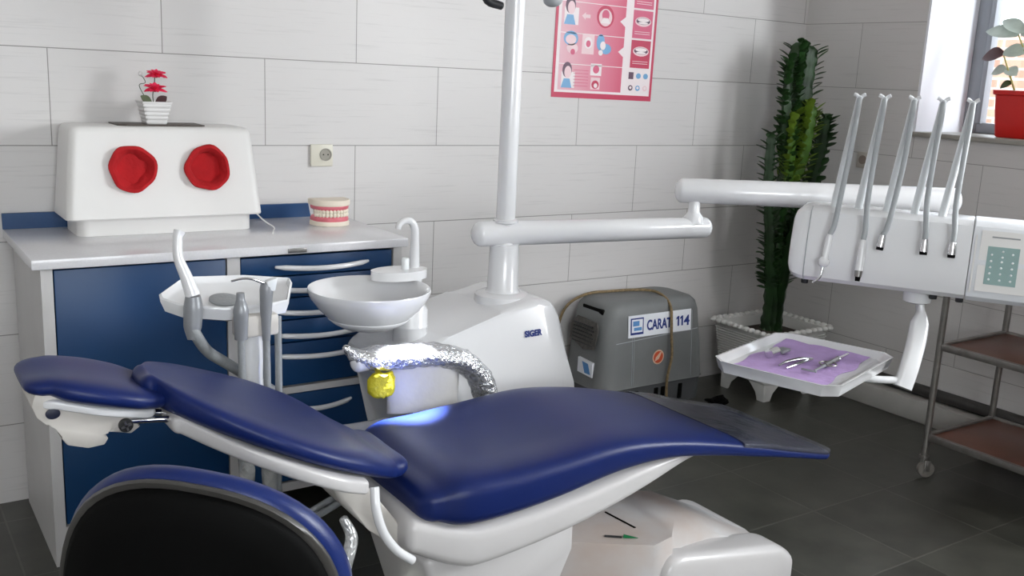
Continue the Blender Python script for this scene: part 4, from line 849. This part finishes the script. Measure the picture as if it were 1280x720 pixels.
prism(bm, pq(0.012, 0.085, 0.012, 0.085, 0.0), (0, -0.0006, 0)); emb = obj('plate_emblem', bm, M['blue_ink'], pltt, smooth=False)
bm = nb(); prism(bm, pq(0.016, 0.081, 0.016, 0.081, 0.0006), (0, -0.0005, 0)); e2 = obj('emblem_ground', bm, M['label'], emb, smooth=False) if False else None; bm.free()
bm = nb(); prism(bm, pq(0.018, 0.079, 0.022, 0.079, 0.0007), (0, -0.0005, 0), mi=0); prism(bm, pq(0.024, 0.06, 0.05, 0.072, 0.0013), (0, -0.0004, 0), mi=1); prism(bm, pq(0.03, 0.074, 0.03, 0.044, 0.0013), (0, -0.0004, 0), mi=1)
me_o = obj('plate_picture', bm, [M['label'], M['lightblue']], pltt, smooth=False)
bm = nb(); lathe(bm, (-1.135, yf(0.27) - 0.0012, 0.27), [(0.033, 0), (0.033, 0.001)], 26, (0, -1, 0), mi=0); lathe(bm, (-1.135, yf(0.27) - 0.0022, 0.27), [(0.027, 0), (0.027, 0.0008)], 26, (0, -1, 0), mi=1)
prism(bm, [(-1.155, yf(0.27) - 0.003, 0.252), (-1.132, yf(0.27) - 0.003, 0.262), (-1.118, yf(0.27) - 0.003, 0.290), (-1.126, yf(0.27) - 0.003, 0.292), (-1.150, yf(0.27) - 0.003, 0.270)], (0, -0.0006, 0), mi=0)
obj('warning_sticker', bm, [mat('cream_print', '#d8b8a0', 0.5), M['orange']], cp, smooth=False, label='round orange warning sticker')
# intake grille on the side, recess handle, sticker
bm = nb(); xs = X0 - 0.002
prism(bm, [(xs + 0.012, -0.285, 0.41), (xs + 0.02, -0.265, 0.44), (xs + 0.02, -0.13, 0.445), (xs + 0.015, -0.09, 0.40), (xs + 0.008, -0.10, 0.345), (xs + 0.004, -0.20, 0.31), (xs + 0.004, -0.275, 0.325)], (-0.006, 0, 0), 0.002); gr = obj('intake_grille', bm, M['grille'], cp)
bm = nb()
for k in range(6): box(bm, (xs - 0.001, -0.26 + 0.01 * (k % 2), 0.335 + k * 0.016), (xs + 0.02, -0.12, 0.339 + k * 0.016))
obj('grille_slat', bm, M['darkgrey'], gr, smooth=False)
bm = nb(); box(bm, (X0 + 0.036, -0.27, 0.470), (X0 + 0.078, -0.13, 0.496), 0.006); obj('grip_recess', bm, M['black'], cp)
bm = nb(); prism(bm, [(xs - 0.0, -0.27, 0.20), (xs, -0.17, 0.205), (xs, -0.17, 0.27), (xs, -0.27, 0.265)], (0.012, 0, 0)); prism(bm, [(xs - 0.0005, -0.26, 0.21), (xs - 0.0005, -0.22, 0.21), (xs - 0.0005, -0.20, 0.258), (xs - 0.0005, -0.24, 0.255)], (0.002, 0, 0), mi=1); obj('side_sticker', bm, [M['label'], M['lightblue']], cp, smooth=False)
for x in (-1.29, -0.955):
    bm = nb(); lathe(bm, (x, -0.255, 0.52), [(0.008, -0.02), (0.008, 0.0), (0.006, 0.003)], 12); obj('screw_cap', bm, M['black'], cp)
for x in (X0 + 0.08, X1 - 0.08):
    for y in (Y0 + 0.06, Y1 - 0.06):
        bm = nb(); lathe(bm, (x, y, 0), [(0.022, 0.0), (0.024, 0.004), (0.02, 0.04)], 16); obj('foot', bm, M['rubber'], cp)
bm = nb()
tube(bm, [(-1.492, -0.03, 0.012), (-1.487, -0.035, 0.2), (-1.475, -0.04, 0.38), (-1.445, -0.06, 0.475), (-1.37, -0.10, 0.527), (-1.25, -0.12, 0.533), (-1.14, -0.14, 0.534), (-1.075, -0.18, 0.534), (-1.068, -0.235, 0.531), (-1.066, -0.285, 0.512), (-1.070, -0.317, 0.48), (-1.073, -0.329, 0.43), (-1.072, -0.336, 0.36), (-1.07, -0.346, 0.27), (-1.09, -0.350, 0.18), (-1.09, -0.352, 0.10), (-1.08, -0.356, 0.03)], 0.0065, 10, 6)
tag(obj('air_hose', bm, M['rope'], loc=(-1.2, -0.2, 0.0)), 'thin tan hose draped over the top and front of the grey compressor', 'hose')
bm = nb(); rnd = random.Random(11); pts = []
for k in range(30): a = k * 1.15; q = 0.55 + 0.45 * math.sin(k * 1.9); pts.append((-0.79 + 0.062 * q * math.cos(a) + 0.01 * math.sin(k * 2.3), -0.385 + 0.042 * q * math.sin(a), 0.008 + 0.034 * abs(math.sin(k * 0.83))))
tube(bm, pts, 0.0055, 8, 4); tag(obj('cable_coil', bm, M['black'], loc=(-0.80, -0.375, 0)), 'small tangle of black cable on the floor beside the compressor', 'cable')

# ================================================================== PLANTER + CACTUS
pt = empty('planter', 'white plastic rectangular planter with scalloped rim in the corner', 'planter', (-0.385, -0.30, 0))
QX0, QX1, QY0, QY1 = -0.590, -0.165, -0.485, -0.105
def qring(i, z): return rrect(QX0 + i, QX1 - i, QY0 + i, QY1 - i, z, 0.02, 3)
bm = nb(); loft(bm, [qring(0.045, 0.085), qring(0.04, 0.09), qring(0.012, 0.32), qring(0.004, 0.328), qring(0.0, 0.335), qring(0.006, 0.34), qring(0.022, 0.335), qring(0.03, 0.30), qring(0.034, 0.27)], True); bd = obj('body', bm, M['planter'], pt)
bm = nb()
for a, b in (((QX0, QY0), (QX1, QY0)), ((QX1, QY0), (QX1, QY1)), ((QX1, QY1), (QX0, QY1)), ((QX0, QY1), (QX0, QY0))):
    n = 11
    for k in range(n):
        p = V((a[0] + (b[0] - a[0]) * (k + 0.5) / n, a[1] + (b[1] - a[1]) * (k + 0.5) / n, 0.338)); ball(bm, p, (0.018, 0.018, 0.013), 2)
obj('scalloped_rim', bm, M['planter'], pt)
bm = nb()
for k in range(17):                                       # raised weave bands on the sides
    z = 0.105 + k * 0.0125; i = 0.0385 - (z - 0.09) * 0.122
    r0 = rrect(QX0 + i - 0.002, QX1 - i + 0.002, QY0 + i - 0.002, QY1 - i + 0.002, z, 0.02, 3); tube(bm, r0 + [r0[0]], 0.0026, 6, cap=False)
obj('woven_band', bm, M['planter'], pt)
for sx_, sy_ in ((0, 0), (1, 0), (0, 1), (1, 1)):
    x = QX0 + 0.05 if sx_ == 0 else QX1 - 0.05; y = QY0 + 0.05 if sy_ == 0 else QY1 - 0.05; dx = 1 if sx_ == 0 else -1; dy = 1 if sy_ == 0 else -1
    bm = nb(); 
    prism(bm, [(x, y, 0.0), (x + 0.045 * dx, y, 0.0), (x + 0.055 * dx, y, 0.04), (x + 0.09 * dx, y, 0.07), (x + 0.13 * dx, y, 0.092), (x - 0.004 * dx, y, 0.092)], (0, 0.014 * dy, 0), 0.003)
    prism(bm, [(x, y, 0.0), (x, y + 0.045 * dy, 0.0), (x, y + 0.055 * dy, 0.04), (x, y + 0.085 * dy, 0.07), (x, y + 0.12 * dy, 0.092), (x, y - 0.004 * dy, 0.092)], (0.014 * dx, 0, 0), 0.003); obj('foot', bm, M['planter'], pt)
bm = nb(); loft(bm, [qring(0.036, 0.262), qring(0.033, 0.285), qring(0.06, 0.292)]); obj('soil', bm, M['soil'], pt)

ca = empty('cactus', 'tall green candelabra cactus growing from the white planter in the corner', 'cactus', (-0.335, -0.26, 0.29))
rnd = random.Random(21)
def cstem(pts, r0, r1, leaves, light=0.0, wig=0.35, sub=10, zleaf=0.0):
    P = cat(pts, sub); n = len(P); rings = []; ridge = [[], [], []]
    tw0 = rnd.uniform(0, 6)
    ref = None
    for i, p in enumerate(P):
        t = (P[min(i + 1, n - 1)] - P[max(i - 1, 0)]).normalized()
        if ref is None: ref = t.orthogonal().normalized()
        ref = (ref - t * ref.dot(t)).normalized(); bi = t.cross(ref); f = i / (n - 1)
        r = (r0 + (r1 - r0) * f) * (0.35 if i == n - 1 else 1) * (1 + 0.10 * math.sin(i * 1.7))
        ring = []
        for k in range(18):
            a = 2 * PI * k / 18; w = 0.62 + 0.58 * max(0, math.cos(3 * (a - tw0 - f * 0.5))) ** 2.2
            ring.append(p + (ref * math.cos(a) + bi * math.sin(a)) * r * w)
        rings.append(ring)
        for q in range(3):
            a = tw0 + f * 0.5 + 2 * PI * q / 3; d = ref * math.cos(a) + bi * math.sin(a); ridge[q].append((p + d * r * 1.12, d, t))
    bm = nb(); loft(bm, rings); s = obj('stem', bm, M['cactus_lt'] if light > 0.5 else M['cactus'], ca, angle=80)
    bm = nb(); cnt = 0
    for q in range(3):
        for i in range(2, n):
            if P[i].z < zleaf or rnd.random() > leaves: continue
            p, d, t = ridge[q][i]
            L = rnd.uniform(0.032, 0.058); dd = (d * rnd.uniform(0.7, 1.1) + t * rnd.uniform(0.35, 0.9) + V((rnd.uniform(-.3, .3), rnd.uniform(-.3, .3), 0))).normalized()
            blade(bm, p - d * 0.004, p + dd * L, L * 0.40, (t - dd * t.dot(dd)).normalized() if abs(t.dot(dd)) < .98 else d, n=5, sag=0.0); cnt += 1
    if cnt: obj('leaves', bm, M['cleaf_lt'] if light > 0.5 else M['cleaf'], s, angle=80)
    else: bm.free()
B_ = V((-0.335, -0.26, 0.27))
cstem([B_, (-0.348, -0.26, 0.42), (-0.365, -0.26, 0.62), (-0.345, -0.25, 0.85), (-0.315, -0.24, 1.2), (-0.315, -0.23, 1.48), (-0.315, -0.23, 1.66)], 0.038, 0.031, 0.85, zleaf=0.5)
cstem([B_, (-0.325, -0.25, 0.42), (-0.30, -0.24, 0.62), (-0.29, -0.23, 0.85), (-0.262, -0.22, 1.15), (-0.235, -0.22, 1.45), (-0.222, -0.22, 1.65)], 0.042, 0.038, 0.85, zleaf=0.5)
cstem([B_ + V((0.01, -0.03, 0)), (-0.325, -0.285, 0.42), (-0.305, -0.295, 0.62), (-0.27, -0.30, 0.8), (-0.19, -0.29, 1.0), (-0.135, -0.28, 1.18), (-0.125, -0.28, 1.32)], 0.036, 0.030, 0.85, zleaf=0.6)
cstem([B_ + V((-0.02, 0.0, 0)), (-0.36, -0.275, 0.42), (-0.405, -0.28, 0.60), (-0.435, -0.28, 0.75), (-0.470, -0.27, 1.0), (-0.485, -0.27, 1.24)], 0.030, 0.020, 0.8, zleaf=0.5)
cstem([(-0.30, -0.23, 0.9), (-0.335, -0.26, 1.05), (-0.35, -0.27, 1.2), (-0.345, -0.27, 1.34)], 0.026, 0.024, 0.8, 1.0)
cstem([(-0.29, -0.23, 0.95), (-0.265, -0.27, 1.1), (-0.255, -0.29, 1.25), (-0.25, -0.29, 1.38)], 0.026, 0.024, 0.8, 1.0)
cstem([(-0.34, -0.25, 1.1), (-0.375, -0.25, 1.25), (-0.385, -0.25, 1.45), (-0.38, -0.25, 1.58)], 0.024, 0.020, 0.9)
cstem([B_ + V((0.0, 0.02, 0)), (-0.318, -0.235, 0.42), (-0.285, -0.22, 0.62), (-0.26, -0.22, 0.75), (-0.235, -0.22, 0.95)], 0.036, 0.032, 0.6, zleaf=0.5)

# ================================================================== TROLLEY
tr_ = empty('instrument_trolley', 'steel wheeled trolley with brown shelves beside the window wall', 'trolley', (-0.44, -1.75, 0))
TX0, TX1, TY0, TY1 = -0.66, -0.215, -1.345, -2.15
for x in (TX0, TX1):
    for y in (TY0, TY1):
        bm = nb(); tube(bm, [(x, y, 0.085), (x, y, 0.86)], 0.0125, 14); ball(bm, (x, y, 0.86), (0.0125, 0.0125, 0.006), 2); lg = obj('post', bm, M['trolley'], tr_)
        bm = nb(); lathe(bm, (x, y, 0), [(0.010, 0.055), (0.010, 0.075), (0.018, 0.078), (0.018, 0.088)], 14)
        d = V((0.8, -0.6, 0)); q = V((0.6, 0.8, 0)); c0 = V((x, y, 0.033)) + d * 0.012
        for sgn in (-1, 1): obox(bm, c0 + q * 0.016 * sgn + V((0, 0, 0.016)), d, q, (0, 0, 1), (0.022, 0.003, 0.046), 0.001)
        cf = obj('caster_fork', bm, M['trolley'], lg)
        bm = nb(); lathe(bm, c0 - q * 0.012, [(0.008, -0.002), (0.018, 0.0), (0.030, 0.001), (0.033, 0.006), (0.033, 0.018), (0.030, 0.023), (0.018, 0.024), (0.008, 0.026)], 24, q); obj('wheel', bm, M['rubber'], lg)
for z in (0.165, 0.525, 0.80):
    bm = nb()
    box(bm, (TX0 - 0.008, TY1, z - 0.014), (TX0 + 0.010, TY0, z + 0.012), 0.002); box(bm, (TX1 - 0.010, TY1, z - 0.014), (TX1 + 0.008, TY0, z + 0.012), 0.002)
    box(bm, (TX0, TY0 - 0.010, z - 0.014), (TX1, TY0 + 0.008, z + 0.012), 0.002); box(bm, (TX0, TY1 - 0.008, z - 0.014), (TX1, TY1 + 0.010, z + 0.012), 0.002)
    rl = obj('shelf_frame', bm, M['trolley'], tr_)
    bm = nb(); box(bm, (TX0 + 0.01, TY1 + 0.01, z - 0.006), (TX1 - 0.01, TY0 - 0.01, z + 0.004), 0.002); obj('shelf_board', bm, M['brown_shelf'], tr_, label='brown board shelf')

# ================================================================== RED POT ON THE SILL
rp_ = empty('potted_plant', 'leafy plant in a red plastic pot standing on the window sill', 'potted plant', (0.16, -1.06, 1.285))
bm = nb()
def sq(h, z, r=0.02): return rrect(0.17 - h, 0.17 + h, -1.09 - h, -1.09 + h, z, r, 4)
loft(bm, [sq(0.085, 1.286), sq(0.09, 1.292), sq(0.100, 1.40), sq(0.104, 1.462), sq(0.112, 1.466), sq(0.113, 1.484), sq(0.106, 1.485), sq(0.10, 1.46), sq(0.098, 1.455)]); obj('pot', bm, M['red_pot'], rp_)
bm = nb(); loft(bm, [sq(0.099, 1.452), sq(0.096, 1.462)]); obj('soil', bm, M['soil'], rp_)
rnd = random.Random(4)
stems = [((0.15, -1.04, 1.46), (0.17, -0.98, 1.56), (0.19, -0.93, 1.64)), ((0.17, -1.07, 1.46), (0.18, -1.05, 1.60), (0.20, -0.98, 1.72)), ((0.18, -1.09, 1.46), (0.2, -1.1, 1.6), (0.2, -1.12, 1.74)), ((0.16, -1.03, 1.46), (0.17, -1.0, 1.52), (0.18, -0.96, 1.575))]
bm = nb()
for s in stems: tube(bm, s, [0.005, 0.004, 0.003], 8, 5)
obj('stem', bm, mat('yellowish_stem', '#a9a05a', 0.6), rp_)
for (bx, by, bz), (tx, ty, tz), w, mm in (((0.2, -0.98, 1.72), (0.2, -0.83, 1.745), 0.032, 'pale_leaf'), ((0.2, -0.99, 1.725), (0.22, -1.10, 1.76), 0.035, 'pale_leaf'), ((0.19, -0.93, 1.64), (0.18, -0.84, 1.625), 0.03, 'leaf_dk'), ((0.19, -0.93, 1.645), (0.2, -1.03, 1.655), 0.03, 'pale_leaf'), ((0.2, -1.12, 1.74), (0.2, -1.22, 1.70), 0.04, 'pale_leaf'), ((0.2, -1.1, 1.65), (0.2, -1.0, 1.69), 0.03, 'pale_leaf'), ((0.18, -0.96, 1.575), (0.17, -0.90, 1.56), 0.022, 'pale_leaf'), ((0.18, -0.96, 1.575), (0.16, -1.02, 1.555), 0.024, 'pale_leaf'), ((0.2, -1.1, 1.62), (0.2, -1.2, 1.6), 0.035, 'leaf'), ((0.17, -1.0, 1.52), (0.15, -0.96, 1.50), 0.014, 'leaf'), ((0.2, -1.0, 1.73), (0.2, -0.9, 1.79), 0.028, 'pale_leaf')):
    bm = nb(); blade(bm, (bx, by, bz), (tx, ty, tz), w * 1.25, (-0.75, -0.35, 0.6), th=0.002, n=9, sag=0.03); obj('leaf', bm, M[mm], rp_, angle=80)

# ================================================================== LIGHT
def area(name, loc, tgt, sx, sy, power, col=(1, 1, 1), portal=False):
    l = bpy.data.lights.new(name, 'AREA'); l.shape = 'RECTANGLE'; l.size = sx; l.size_y = sy; l.energy = power; l.color = col
    o = bpy.data.objects.new(name, l); C.objects.link(o); o.location = loc
    o.rotation_euler = (V(tgt) - V(loc)).to_track_quat('-Z', 'Y').to_euler()
    if portal: l.cycles.is_portal = True
    return o
area('window_portal', (0.44, (WY0 + WY1) / 2, (WZ0 + WZ1) / 2), (-1, (WY0 + WY1) / 2, (WZ0 + WZ1) / 2), 1.36, 1.14, 1, portal=True)
area('daylight_near_window', (0.60, -3.5, 2.0), (-2.9, -0.2, 1.75), 1.5, 1.3, 152, (0.98, 0.99, 1.0)).data.spread = math.radians(150)
area('rear_fill_light', (-4.1, -5.42, 1.85), (-2.2, -0.2, 1.4), 1.7, 1.2, 62, (1.0, 0.985, 0.97))  # added fill light for faces turned to the camera, no known source
# beam of the operating lamp onto seat and armrest
sp_ = bpy.data.lights.new('operating_beam', 'SPOT'); sp_.energy = 2600; sp_.spot_size = math.radians(9.5); sp_.spot_blend = 0.3; sp_.shadow_soft_size = 0.03; sp_.color = (0.93, 0.96, 1)
so_ = bpy.data.objects.new('operating_beam', sp_); C.objects.link(so_); so_.location = (-2.47, -1.125, 1.74)
so_.rotation_euler = (V((-2.848, -1.20, 0.60)) - so_.location).to_track_quat('-Z', 'Y').to_euler()

w = bpy.data.worlds.new('World'); bpy.context.scene.world = w; w.use_nodes = True
bg = w.node_tree.nodes['Background']
bg.inputs[0].default_value = (0.86, 0.92, 1.0, 1); bg.inputs[1].default_value = 6.0

# ================================================================== CAMERA
F, YAW, PITCH, ROLL, CX, CY, CZ = 1223.4, 0.6013, 0.2128, 0.047, -4.0234, -3.3788, 1.4454
fw = V((math.sin(YAW) * math.cos(PITCH), math.cos(YAW) * math.cos(PITCH), -math.sin(PITCH)))
rt = V((math.cos(YAW), -math.sin(YAW), 0)); up = rt.cross(fw)
r_ = rt * math.cos(ROLL) + up * math.sin(ROLL); u_ = -rt * math.sin(ROLL) + up * math.cos(ROLL)
cd = bpy.data.cameras.new('camera'); cam = bpy.data.objects.new('camera', cd); C.objects.link(cam)
cam.matrix_world = Matrix(((r_.x, u_.x, -fw.x, CX), (r_.y, u_.y, -fw.y, CY), (r_.z, u_.z, -fw.z, CZ), (0, 0, 0, 1)))
cd.sensor_width = 36; cd.lens = F / 1280 * 36; cd.clip_start = 0.05
sc = bpy.context.scene; sc.camera = cam
sc.view_settings.view_transform = 'Standard'; sc.view_settings.look = 'None'; sc.view_settings.gamma = 1; sc.view_settings.use_curve_mapping = False
sc.view_settings.exposure = 0.05
for o in list(bpy.data.objects):
    if '_o' in o: del o['_o']
